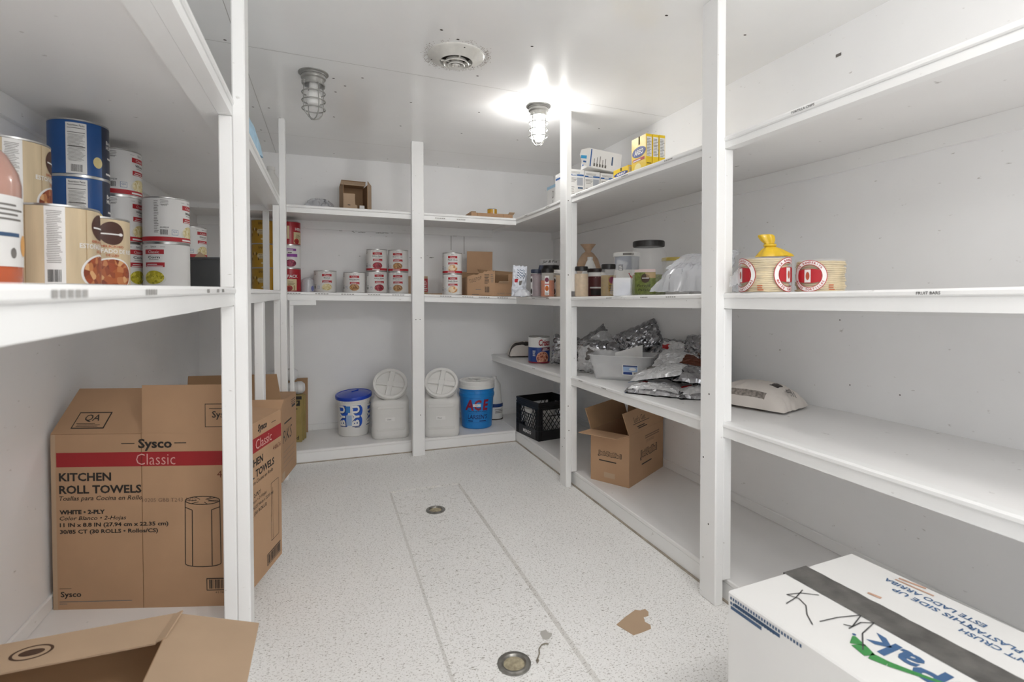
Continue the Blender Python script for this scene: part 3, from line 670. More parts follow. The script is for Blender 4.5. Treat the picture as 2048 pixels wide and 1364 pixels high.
# ---- paper towel carton
w_, d_, h_ = .623, .362, .600
t = thing('paper_towel_carton', 'large brown paper towel carton with a red band, behind the left foreground post', 'carton', (-.583, 2.08, ZDL), math.radians(-17.5))
def fr(m, f):
    g = lambda a, b: f(a, b, .0012)
    m.rect(-.293, .31, .489, .538, f, REDB)
    m.text('Sysco', .034, .562, .042, f, INK, .03, 0, .112)
    m.rect(-.078, -.034, .566, .569, f, INK); m.rect(.098, .138, .566, .569, f, INK)
    m.text('Classic', .036, .513, .038, g, mat('pink_print', 'd9a8a0', .6), -.012, 0, .13)
    L = lambda s_, y, h, b=.0, sh=0, wd=None: m.text(s_, -.285, y, h, f, INK, b, sh, wd, 0, 1)
    L('KITCHEN', .455, .029, .03, 0, .172); L('ROLL TOWELS', .412, .029, .03, 0, .272)
    L('Toallas para Cocina en Rollo', .380, .020, .008, .25, .275)
    L('WHITE \u2022 2-PLY', .335, .015, .045, 0, .15); L('Color Blanco \u2022 2-Hojas', .312, .018, .008, .25, .22)
    L('11 IN x 8.8 IN (27.94 cm x 22.35 cm)', .289, .018, .03, 0, .36); L('30/85 CT (30 ROLLS \u2022 Rollos/CS)', .266, .018, .03, 0, .325)
    m.text('10205 GBB T243 1825', .08, .372, .013, f, mat('faint_stamp', '7b6250', .7), 0, 0, .18)
    m.text('448', .265, .458, .024, f, mat('brown_stamp', '6e3b2a', .7), 0)
    # paper roll drawing
    rib = lambda pts, wd=.0028: ribbon(m, pts, wd, f, INK)
    cx_ = .19
    rib([(cx_ + .058*math.cos(a), .368 + .014*math.sin(a)) for a in [2*PI*k/24 for k in range(25)]])
    rib([(cx_ - .058, .368), (cx_ - .06, .15)] + [(cx_ + .06*math.cos(a), .15 + .012*math.sin(a)) for a in [PI + PI*k/12 for k in range(13)]] + [(cx_ + .058, .368)])
    rib([(cx_ - .058, .345), (cx_ - .035, .335), (cx_ - .036, .142)]); rib([(cx_ + .058, .345), (cx_ + .03, .335), (cx_ + .03, .142)])
    for k in range(8): rib([(cx_ + .02*math.cos(k), .367 + .005*math.sin(k)), (cx_ + .055*math.cos(k), .368 + .013*math.sin(k))], .002)
    m.rect(.2, .311, .055, .098, f, INK); m.rect(.203, .311, .058, .095, g, KRAFT); m.barcode(.21, .308, .062, .093, lambda a, b: f(a, b, .0018), INK, 2, 20)
    m.text('4 0 74865 18 3', .26, .048, .007, f, INK, 0)
    m.text('Sysco', -.252, .05, .025, f, INK, .02, 0, .068); m.rect(-.29, -.25, .072, .0735, f, INK); m.rect(-.29, -.05, .026, .0285, f, INKG); m.rect(-.29, -.265, .019, .0215, f, INKG)
    m.rect(-.0125, -.0105, 0, .6, f, KRAFTI); m.rect(-.311, -.2955, 0, .6, f, KRAFTP)
def rt(m, f):
    g = lambda a, b: f(a, b, .0012)
    m.rect(.0, .362, .492, .545, f, mat('red_band_print', '9c1f24', .6)); m.text('Sysco', .19, .571, .034, f, INK, .04, .15); m.rect(.06, .1, .567, .5695, f, INK); m.rect(.27, .31, .567, .5695, f, INK)
    m.text('Classic', .2, .518, .036, g, mat('pink_print', 'd9a8a0', .6), 0)
    m.text('448636', .32, .462, .018, f, mat('brown_stamp', '6e3b2a', .7), 0)
    L = lambda s_, y, h, b=.0, sh=0, wd=None: m.text(s_, .02, y, h, f, INK, b, sh, wd, 0, 1)
    L('KITCHEN', .455, .029, .03, 0, .172); L('ROLL TOWELS', .412, .029, .03, 0, .272); L('Toallas para Cocina en Rollo', .380, .018, .005, .25, .26)
    L('WHITE \u2022 2-PLY', .335, .015, .015, 0, .15); L('Color Blanco \u2022 2-Hojas', .312, .016, 0, .25, .2); L('11 IN x 8.8 IN (27.94 cm x 22.35 cm)', .289, .016, .01, 0, .26); L('30/85 CT (30 ROLLS)', .266, .016, .01, 0, .2)
    for a, b, c, d in ((.26, .262, .1, .33), (.33, .332, .1, .33), (.26, .332, .1, .102), (.26, .332, .328, .33), (.275, .2765, .1, .31)): m.rect(a, b, c, d, f, INK)
    m.rect(.22, .345, .02, .065, f, INK); m.rect(.223, .342, .023, .062, g, KRAFT); m.barcode(.228, .34, .026, .06, lambda a, b: f(a, b, .0018), INK, 2, 18)
carton_body(t, w_, d_, h_, KRAFT, fr, rt)
x = w_/2
def stampQ(m, f, b):
    s_ = f
    m.rect(.055, .165, .02, .085, s_, INK); m.rect(.059, .161, .024, .081, lambda a, q: s_(a, q, .0012), KRAFT)
    m.text('QA', .11, .06, .03, lambda a, q: s_(a, q, .0018), INK, .01); m.bars(.065, .155, .028, .043, lambda a, q: s_(a, q, .0018), INK, 3, .4)
flap(t, (-x, .002, h_), (-.013, .002, h_), (0, .70, .72), .185, KRAFT, stampQ)
def stampS(m, f, b):
    b = f
    m.rect(.21, .33, .02, .1, b, INK); m.rect(.2125, .3275, .0225, .0975, lambda a, q: b(a, q, .0012), KRAFT)
    m.text('Sysco', .27, .06, .03, lambda a, q: b(a, q, .0018), INK, .015); m.rect(.225, .315, .082, .084, lambda a, q: b(a, q, .0018), INK)
flap(t, (-.009, .002, h_), (x, .002, h_), (-.02, .05, 1), .165, KRAFT, stampS)
flap(t, (x, .004, h_), (x, d_ - .004, h_), (-1, 0, .12), .17, KRAFT, None, .004, .01)
flap(t, (-x, d_ - .002, h_), (x, d_ - .002, h_), (0, .6, .5), .05, KRAFT)
# ---- carton behind it
w_, d_, h_ = .5, .325, .462
t = thing('brown_carton', 'brown carton with one raised flap, between the paper towel carton and the back corner', 'carton', (-.485, 3.262, ZDL), math.radians(-10.6))
def fr2(m, f):
    m.text('NEW', .16, .395, .03, f, INK, .02); 
    for a, b, c, d in ((-.05, .23, .44, .4425), (.2275, .23, .36, .4425)): m.rect(a, b, c, d, f, INK)
def rt2(m, f):
    for k in range(3): m.rect(.2, .3, .43 - k*.012, .434 - k*.012, f, INK)
    m.rect(.22, .3, .385, .4, f, INK); m.bars(.05, .28, .32, .335, f, INK, 1, .6); m.text('RKS', .12, .25, .07, f, INK, -.01, .2, .2)
    for k in range(4): m.rect(.03, .27, .16 - k*.03, .162 - k*.03, f, INKG)
    m.rect(.0, .06, .0, .05, f, KRAFTP)
carton_body(t, w_, d_, h_, KRAFT, fr2, rt2, None, True)
x = w_/2
flap(t, (-x, .002, h_), (x, .002, h_), (0, -.12, 1), .165, KRAFT2, None, .004, .02)
flap(t, (x - .002, .004, h_), (x - .002, d_ - .004, h_), (-1, 0, .02), .15, KRAFT, None)
# ---- open carton in the foreground
w_, d_, h_ = .46, .52, .272
t = thing('open_carton', 'open brown carton with spread flaps in the left foreground', 'carton', (-.588, .98, ZDL), 0)
carton_body(t, w_, d_, h_, KRAFT2)
x = w_/2
def logo(m, f, b):
    DB = mat('dark_brown_stamp', '4e3524', .7)
    for g_ in (f, b):
        m.ring(.19, .052, .034, .040, g_, DB, 32, .6); m.disc(.19, .052, .024, .011, g_, DB, 20, 1)
flap(t, (x - .002, .002, h_), (x - .002, d_ - .002, h_), (.94, 0, -.33), .2, KRAFTP, None)
flap(t, (-x + .002, d_ - .002, h_), (x - .002, d_ - .002, h_), (0, -1, -.06), .104, KRAFTP, logo, .004, .016)
flap(t, (x - .018, d_ - .104, h_ - .004), (x - .004, d_ - .01, h_ + .002), (.9, -.1, .35), .022, KRAFTP)
flap(t, (-x + .002, .01, h_), (-x + .002, d_ - .01, h_), (-1, 0, -.3), .1, KRAFTP)
flap(t, (-x, .002, h_), (x, .002, h_), (0, -1, -.4), .15, KRAFTP)
# ---- white carton in the right foreground
WC = mat('white_carton_board', 'e3e2e0', .6, var=.02, scale=4, bump=.05, bscale=60)
w_, L_, h_ = .464, .66, .45
t = thing('white_carton', 'large white taped carton with blue and green print in the right foreground', 'carton', (.929, 1.012, 0), math.radians(3.5))
m = MB(); m.box(0, w_, -L_, 0, 0, h_, WC, .004)
fl = lambda a, b, s=.0008: (-s, -a, h_ - b)          # long side facing the aisle; a runs towards the camera
for k in range(2): m.bars(.01, .2 - k*.06, -.028 - k*.012 + .0, -.018 - k*.012, lambda a, b: fl(a, -b), BLUEINK, 1, .8, k)
for k in range(26): m.rect(.01 + k*.0075, .0145 + k*.0075, .010, .017, fl, BLUEINK)
for k in range(17): m.rect(.01 + k*.0075, .015 + k*.0075, .022, .029, fl, BLUEINK)
m.build('carton_body', t)
m = MB(); tz = lambda a, b, s=.0008: (.0 + a, b, h_ + s)
tp = lambda x0, y0: (lambda p, q: (x0 - q, y0 + p, h_ + .0009))
o = Vector((.929, 1.012, 0)); RI = Matrix.Rotation(-math.radians(3.5), 4, 'Z')
def loc_(u, v):
    p = at(u, v, 'z', h_); q = RI @ (Vector((p.x, p.y, 0)) - o); return q.x, q.y
def stroke(m, pts, wd, m_, z):
    P = [Vector((a, b, z)) for a, b in pts]
    for a, b in zip(P, P[1:]):
        d = (b - a).normalized(); n = Vector((-d.y, d.x, 0)) * wd / 2; a2 = a - d*wd*.3; b2 = b + d*wd*.3
        m.add([a2 + n, a2 - n, b2 - n, b2 + n], [(0, 1, 2, 3)], m_)
for pl in (((1573, 1208), (1592, 1196), (1605, 1181)), ((1574, 1190), (1602, 1187), (1637, 1191)), ((1574, 1190), (1598, 1198), (1612, 1212), (1614, 1230), (1625, 1250)), ((1640, 1244), (1675, 1236), (1723, 1231)), ((1688, 1250), (1705, 1254), (1722, 1232)), ((1698, 1258), (1722, 1246), (1748, 1247)), ((1748, 1247), (1725, 1268), (1726, 1301))):
    stroke(m, [loc_(*q) for q in pl], .0028, mat('marker_stroke', '4a4a4a', .6), h_ + .0016)
m.build('marker_scribble', t); m = MB()
nm_ = mat('blue_print', '41638c', .6)
a = loc_(1800, 1318); m.text('oPak', *(0, 0), .062, tp(a[0] + .01, a[1] - .03), nm_, .03, 0, .20)
m.text('.', 0, 0, .008, tp(a[0] - .01, a[1] + .085), nm_, .03)
sw = [loc_(*q) for q in ((1708, 1273), (1716, 1290), (1740, 1312), (1775, 1328), (1830, 1348), (1900, 1372))]
GRN = mat('green_print', '3f8a4a', .6)
for k, (p, q) in enumerate(zip(sw, sw[1:])):
    ws = [.006, .03, .024, .018, .012, .006]; d = Vector((q[0]-p[0], q[1]-p[1], 0)).normalized(); n = Vector((-d.y, d.x, 0))
    P, Q = Vector((p[0], p[1], h_ + .0012)), Vector((q[0], q[1], h_ + .0012))
    m.add([P + n*ws[k]/2, P - n*ws[k]/2, Q - n*ws[k+1]/2, Q + n*ws[k+1]/2], [(0, 1, 2, 3)], GRN)
m.build('printed_logo', t); m = MB()
a = loc_(1862, 1215); m.text('THIS SIDE UP', 0, 0, .018, tp(a[0], a[1]), nm_, .02, 0, .165)
a = loc_(1862, 1215); m.build('handling_print', t); m = MB(); m.text('ESTE LADO ARRIBA', 0, 0, .018, tp(a[0] + .03, a[1] + .015), nm_, .02, 0, .21)
m.build('handling_print', t); m = MB()
a = loc_(1985, 1290); m.text("DON'T CRUSH", 0, 0, .018, tp(a[0] - .004, a[1] - .02), nm_, .02, 0, .15); m.build('handling_print', t); m = MB(); m.text('NO APLASTAR', 0, 0, .018, tp(a[0] + .026, a[1] - .02), nm_, .02, 0, .15)
m.build('handling_print', t); m = MB()
ST = mat('brown_stain', 'c09a84', .7, var=.2, scale=60)
for u0, v0, u1, v1, wd in ((1792, 1160, 1866, 1192, .006), (1800, 1158, 1850, 1177, .008), (1738, 1187, 1760, 1196, .009)): m = MB(); stroke(m, [loc_(u0, v0), loc_(u1, v1)], wd, ST, h_ + .0012); m.build('stain', t)
TAPE = mat('grey_packing_tape', '5c5a57', .28, var=.35, scale=22, bump=.6, bscale=35)
m = MB(); a, b = loc_(1560, 1142)[0], loc_(1600, 1126)[0]
rd = random.Random(8)
m.grid(8, 60, lambda i, j: (a + (b - a)*i, .001 - (L_)*j, h_ + .0012 + .0014*noise.noise(Vector((i*3, j*22, 1)))), TAPE)
m.grid(8, 10, lambda i, j: (a + (b - a)*i, .0018, h_ + .001 - .09*j), TAPE); m.build('packing_tape', t)
# ---- marshmallow carton on the right platform
w_, d_, h_ = .247, .475, .295
t = thing('open_marshmallow_carton', 'open tan carton with bubble lettering on the right-hand platform', 'carton', (0, 0, ZD), math.radians(-58.6))
A_, B_ = Vector((1.47, 2.71, 0)), Vector((1.598, 2.50, 0)); t.location = ((A_.x + B_.x)/2, (A_.y + B_.y)/2, ZD)
def bubble(m, cx_, cy_, h, f, sh=0):
    m.text('Jet-Puffed', cx_, cy_, h, f, INK, .13, sh, h*4.0); m.text('Jet-Puffed', cx_, cy_, h*.86, lambda a, b: f(a, b, .0014), KRAFT, .06, sh, h*3.75)
    m.text('Jet-Puffed', cx_, cy_, h*.7, lambda a, b: f(a, b, .002), mat('faint_stamp', '7b6250', .7), -.01, sh, h*3.6)
def fr3(m, f):
    bubble(m, 0, .165, .038, f); m.bars(-.07, .07, .122, .131, f, INK, 1, .7, 3); m.rect(-.035, .035, .03, .06, f, KRAFTP)
def rt3(m, f):
    bubble(m, .26, .15, .06, f); m.bars(.16, .36, .09, .1, f, INK, 1, .7); m.text('JET-PUFFED', .28, .215, .02, f, mat('faint_stamp', '7b6250', .7), .0); m.bars(.2, .42, .235, .26, f, mat('faint_stamp', '7b6250', .7), 2, .5, 4)
carton_body(t, w_, d_, h_, KRAFT, fr3, rt3)
x = w_/2
flap(t, (-x, .002, h_), (x, .002, h_), (-.1, -1, .02), .12, KRAFT, None, .004, .0)
def rf(m, f, b):
    for g_ in (f, b): m.text("Let's Get", .18, .07, .03, g_, INK, -.005, .2); m.rect(.08, .3, .045, .048, g_, INK); m.bars(.12, .26, .015, .035, g_, INK, 2, .5)
flap(t, (x - .002, 0, h_), (x - .002, d_, h_), (-.35, 0, 1), .125, KRAFT, rf)
flap(t, (-x + .002, 0, h_), (-x + .002, d_, h_), (-.35, 0, 1), .125, KRAFT2)
flap(t, (-x, d_ - .002, h_), (x, d_ - .002, h_), (0, .3, 1), .115, KRAFT2)
# ---- carton on the uppermost back shelf
p = gp(712, 4.05); z = ipath(BC, p.x)
t = thing('cut_open_carton', 'cut open brown carton standing on the uppermost back shelf', 'carton', (p.x, p.y - .06, z), math.radians(8))
m = MB(); w_, d_, h_ = .185, .17, .24; x = w_/2
m.box(-x, x, d_ - .004, d_, 0, h_, KRAFT2); m.box(-x, -x + .004, 0, d_ - .004, 0, h_, KRAFT2); m.box(x - .004, x, 0, d_ - .004, 0, h_, KRAFT2); m.box(-x, x, 0, d_, .001, .004, KRAFT2)
m.box(-x, -.005, 0, .004, 0, .165, KRAFTP); m.box(-.005, .012, 0, .004, 0, .08, KRAFTP); m.box(.012, x - .004, 0, .004, 0, .03, KRAFTP); m.box(-.06, -.04, -.0006, 0, .075, .08, INK)
m.ring(.03, .0, .0, .013, lambda a, b: (a, -.0008, max(b, .001) + .004), INK, 20); m.build('carton_body', t)
flap(t, (-x, d_*.5, h_ + .035), (x, d_*.5, h_ + .035), (-.2, -.9, -.42), .115, KRAFTP)
flap(t, (-x, d_ - .002, h_), (x, d_ - .002, h_), (0, -.9, .37), .1, KRAFT2)
flap(t, (x - .001, .0, 0), (x - .001, .0, h_ + .03), (.35, .9, .0), .17, KRAFTP, None, .004, .0)
m = MB(); m.box(.035, .072, .03, .04, .005, .085, PAPER); m.build('paper_insert', t)
# ---- tray on the uppermost back shelf
p = at(983, 436, 'y', 3.95); z = ipath(BC, p.x)
t = thing('cardboard_tray', 'shallow torn cardboard tray on the uppermost back shelf', 'tray', (p.x, 3.93, z), math.radians(-2))
m = MB(); x = .17
m.box(-x, x, 0, .004, 0, .045, KRAFT); m.box(-x, x, .21, .214, 0, .05, KRAFT); m.box(-x, -x + .004, .004, .21, 0, .055, KRAFT); m.box(x - .004, x, .004, .21, 0, .05, KRAFT); m.box(-x, x, .004, .21, .001, .004, KRAFT)
m.box(.09, .092, -.001, 0, 0, .045, KRAFTI); m.box(-.12, -.118, -.001, 0, 0, .045, KRAFTI)
m.build('tray_body', t)
flap(t, (.13, .002, .04), (.175, .002, .04), (.1, -.5, .3), .03, KRAFTP); flap(t, (-.165, .002, .045), (-.13, .002, .045), (.0, .5, .4), .02, KRAFTP)
p = at(985, 422, 'y', 4.02)
t = thing('yellow_tin', 'small yellow tin standing in the cardboard tray', 'tin', (p.x, 4.03, z + .0045), 0)
m = MB(); m.lathe([(0, .0), (.038, 0), (.038, .088), (.039, .09), (.036, .09), (.035, .086), (0, .086)], STEEL, 32); m.build('tin_body', t)
m = MB(); f = cm(.0385); m.rect(-PI*.0385, PI*.0385, .018, .086, f, mat('yellow_label', 'd3a128', .4), 32); m.rect(-PI*.0385, PI*.0385, .003, .018, f, PAPER, 32)
f2 = cm(.0385, .0014); m.rect(-.004, .006, .02, .086, f2, WHITE); m.disc(-.02, .05, .012, .014, f2, mat('orange_spot', 'c98424', .5), 20, 2); m.bars(-.03, .03, .006, .012, f2, INKG, 1, .6); m.build('paper_label', t)
# ---- torn carton on the back shelf
p = at(985, 590, 'y', 3.95); z = ipath(BB, 1.2)
t = thing('torn_open_carton', 'torn open brown carton with an upright flap on the back eye-level shelf', 'carton', (p.x, 3.9, z), math.radians(-2))
m = MB(); m.box(.0, .215, 0, .004, .0, .105, KRAFT); m.box(.115, .215, -.002, 0, .1, .2 - .025, KRAFT); m.box(.211, .215, .004, .28, 0, .13, KRAFT); m.box(-.21, .215, .28, .284, 0, .2, KRAFT2); m.box(-.21, .215, .004, .28, .001, .004, KRAFT2)
m.box(-.21, -.206, .02, .28, 0, .15, KRAFT); m.text('FLAKED TUNA LUXE', .11, .02, .011, lambda a, b: (a, -.0008, b), INKG, 0, 0, .17)
m.build('carton_body', t)
m = MB(); rd = random.Random(3); N = 16
prof = [(-.215 + .22*i/N, (.155 + .055*i/N if i < N - 1 else .2) + rd.uniform(-.008, .008)) for i in range(N + 1)]
fr_ = lambda yo: [(-.215, yo, 0), (.005, yo, 0)] + [(a, yo, b) for a, b in prof[::-1]]
m.loft([fr_(.0), fr_(.004)], KRAFT, None, False)
ff = lambda a, b: (a, -.0008, b)
m.text('TULETOP', -.15, .13, .028, ff, INK, -.01, .25, .1, .3); m.bars(-.08, -.04, .1, .175, ff, INK, 8, .4, 4); m.barcode(-.075, -.04, .03, .075, ff, INK, 6); m.bars(-.15, -.09, .05, .06, ff, INKG, 1, .5); m.bars(-.18, -.1, .012, .02, ff, INKG, 1, .6); m.bars(-.03, -.004, .11, .18, ff, INKG, 5, .3, 8)
m.build('torn_panel', t, None, (0, 0, -.12))
flap(t, (-.16, .278, .19), (.06, .278, .19), (.04, .1, 1), .185, KRAFT)
flap(t, (-.1, .15, .215), (.19, .1, .195), (.02, -.8, -.3), .09, KRAFT2)
flap(t, (.03, .002, .1), (.11, .002, .1), (.1, -.5, .35), .03, KRAFTP)
# ---- flat gold cartons and brown board in the back left corner
GOLDC = mat('gold_carton', '9c8850', .5, var=.08)
p = at(604, 884, 'z', ZD)
t = thing('lid_carton', 'gold lid carton standing at the back left, left of the blue-lidded bucket', 'carton', (p.x, p.y, ZD), math.radians(-4))
def frl(m, f):
    m.rect(-.072, -.012, .27, .31, f, INK); m.text('PP', -.042, .29, .026, lambda a, b: f(a, b, .0012), GOLDC, .03); m.bars(-.07, -.012, .245, .255, f, INK, 1, .6); m.text('Lid', -.042, .035, .028, f, INK, .01)
m = MB(); x = .17; w_, h_ = .17, .345
m.box(-w_, 0, 0, .035, 0, h_, GOLDC, .002); frl(m, lambda a, b, s=.0006: (a, -s, b)); m.rect(-.08, .0, h_ - .028, h_ - .004, lambda a, b: (a, -.0006, b), INK); m.build('carton_body', t)
for k in range(2):
    t2 = thing('lid_carton', ('second gold carton, right behind the gold lid carton', 'rearmost gold carton of the row in the back left corner')[k], 'carton', (p.x + .012*(k+1), p.y + .045*(k+1), ZD), math.radians(-4))
    m = MB(); m.box(-w_, 0, 0, .035, 0, h_ - .01*k, GOLDC, .002); m.box(0, .0005, .01, .012, 0, h_ - .02, KRAFTI); m.build('carton_body', t2)
p2 = at(616, 850, 'y', 4.40)
m = MB(); m.box(-.2, 0, 0, .006, 0, .43, KRAFT2); tag(m.build('cardboard_sheet', None, (p2.x, 4.405, ZD), (math.radians(-4), 0, 0)), 'tall brown cardboard sheet against the back wall behind the gold cartons', 'cardboard')
CUPM = mat('frosted_cup_plastic', 'e6e6e6', .25, alpha=.75)
for k, (dz, dx, l) in enumerate(((.049, 0, 'lower stack of clear cups lying on the gold cartons'), (.149, -.05, 'upper stack of clear cups lying above the gold cartons'))):
    t = thing('cup_stack', l, 'cups', (p.x - .03 + dx, p.y + .07, ZD + h_ + dz), 0, None, (0, PI/2, .15))
    m = MB(); prof = []
    for i in range(9): prof += [(.033 + .0012*i, -.16 + .018*i), (.037 + .0012*i, -.16 + .018*i + .014)]
    m.lathe([(0, -.162)] + prof + [(.048, .0), (.046, .03), (.028, .05), (0, .052)], CUPM, 28); m.build('nested_cups', t)
# ================================================================== buckets and containers on the back platform
BYUB = mat('royal_blue_plastic', '1741b4', .3, coat=.2); ACEB = mat('sky_blue_plastic', '2384cf', .35, var=.04)
p = gp(706, 4.06)
t = thing('lidded_bucket', 'white bucket with a blue lid and blue block lettering on the back platform', 'bucket', (p.x, p.y, ZD), face_cam(p, 7))
rb = lambda z: .112 + .019 * z / .3
m = MB(); m.lathe([(0, .002), (.104, .0), (.112, .008), (rb(.26), .26), (rb(.26) + .002, .262), (rb(.3) + .003, .30), (.132, .302), (.12, .302), (.104, .02), (0, .02)], WPLAST, 48)
def bm(e):
    def f(a, b): r = rb(b) + e; return (r*math.sin(a/.12), -r*math.cos(a/.12), b)
    return f
for c0, flipx in ((.0, 1), (.118, 1), (-.105, 1)):
    m.rect(c0 - .02, c0 + .035, .085, .245, bm(.0012), mat('royal_blue_print', '1e56c4', .4), 6); m.disc(c0 + .03, .2, .02, .04, bm(.0012), mat('royal_blue_print', '1e56c4', .4), 20, 2); m.disc(c0 + .03, .12, .02, .04, bm(.0012), mat('royal_blue_print', '1e56c4', .4), 20, 2)
    m.text('BYU', c0 + .004, .162, .060, bm(.0018), mat('navy_outline', '163a80', .4), .07, 0, .165, PI/2, 0, .01); m.text('BYU', c0, .165, .054, bm(.0024), WHITE, .045, 0, .158, PI/2, 0, .01)
m.rect(-.072, -.04, .19, .24, bm(.0014), mat('mid_blue_print', '3f7fc4', .4), 3); m.rect(-.072, -.03, .09, .17, bm(.0014), mat('pale_blue_print', '9fb8da', .4), 4)
m.bars(-.01, .05, .072, .08, bm(.0012), BLUEINK, 1, .6)
for k in range(30):
    a = 2*PI*k/30; m.box(.131, .1335, -.001, .001, .265, .298, WPLAST, 0, Matrix.Rotation(a, 4, 'Z'))
m.build('bucket_body', t)
m = MB(); m.lathe([(.13, -.012), (.138, -.012), (.1395, .004), (.137, .012), (.128, .015), (.12, .011), (.10, .016), (.06, .024), (0, .027)], BYUB, 48); m.box(-.02, .05, -.004, .004, .02, .033, BYUB, .003, Matrix.Rotation(.6, 4, 'Z')); m.build('lid', t, (0, 0, .305), (math.radians(5), math.radians(-3.5), 0))
# blue hardware-store bucket
p = gp(953, 4.30)
t = thing('lidded_bucket', 'sky blue bucket with red lettering and a white screw lid', 'bucket', (p.x, p.y, ZD), face_cam(p, 0))
ra = lambda z: .124 + .018*z/.33
m = MB(); m.lathe([(0, .002), (.115, 0), (.124, .008), (ra(.255), .255), (ra(.255)+.006, .258), (ra(.27)+.007, .285), (ra(.285)+.002, .288), (ra(.31), .31), (ra(.31)+.004, .312), (.147, .335), (.135, .335), (.115, .02), (0, .02)], ACEB, 56)
def am(e):
    def f(a, b): r = ra(b) + e; return (r*math.sin(a/.132), -r*math.cos(a/.132), b)
    return f
CR = mat('crimson_print', '8e1f38', .45); NB = mat('navy_print', '17356e', .45)
m.text('A', -.064, .197, .088, am(.0012), CR, .04, .2, .078, 0, 0, .01); m.text('C', .008, .197, .088, am(.0012), CR, .04, .1, .06, 0, 0, .01); m.text('E', .074, .197, .088, am(.0012), CR, .04, .15, .052, 0, 0, .01)
m.text('The helpful place', .006, .145, .014, am(.0012), NB, .02, .2, .17, 0, 0, .01)
m.text("LARSEN'S", .006, .102, .038, am(.0012), NB, .02, .15, .17, 0, 0, .01); m.bars(-.08, -.01, .063, .074, am(.0012), NB, 1, .8, 2, 4); m.bars(.02, .095, .063, .074, am(.0012), NB, 1, .8, 3, 4)
for a, b, c, d in ((-.09, .1, .13, .1312), (-.09, .1, .055, .0562), (-.09, -.0888, .055, .131), (.0988, .1, .055, .131)): m.rect(a, b, c, d, am(.0012), NB, 8)
m.rect(-.03, .032, .185, .206, am(.0022), PAPER, 4); m.text('Sugar', -.002, .195, .01, am(.003), INK, 0, .2)
m.build('bucket_body', t)
m = MB(); m.lathe([(.145, .325), (.1495, .325), (.1495, .352), (.147, .354), (.147, .380), (.142, .386), (.128, .386), (.122, .378), (.0, .378)], WPLAST, 56)
for k in range(2): m.box(-.12, .12, -.018, .018, .378, .385, WPLAST, .002, Matrix.Rotation(.5 + k*PI/2, 4, 'Z'))
m.build('screw_lid', t)
m = MB(); m.tube([(ra(.27)*1.06*math.cos(a), ra(.27)*1.06*math.sin(a), .275 - .14*math.sin(a)) for a in [PI*k/20 for k in range(21)]], .002, STEEL, 6); m.build('bail_handle', t)
# pale jug behind it
p = gp(988, 4.56)
t = thing('white_jug', 'off-white jug with a dark foot behind the sky blue bucket', 'jug', (p.x, p.y, ZD), 0)
m = MB(); m.lathe([(0, .002), (.07, .0), (.074, .006), (.075, .12), (.066, .16), (.056, .3), (.03, .34), (.022, .35), (.022, .37), (0, .37)], WPLAST, 32); f = cm(.0755)
m.rect(-.04, .09, .11, .14, f, mat('navy_print', '17356e', .45), 8); m.bars(-.02, .08, .06, .1, f, INKG, 3, .4); m.build('jug_body', t)
m = MB(); m.lathe([(.0745, .0), (.0765, .0), (.0765, .008), (.0745, .008)], DARK, 32); m.build('foot_ring', t)
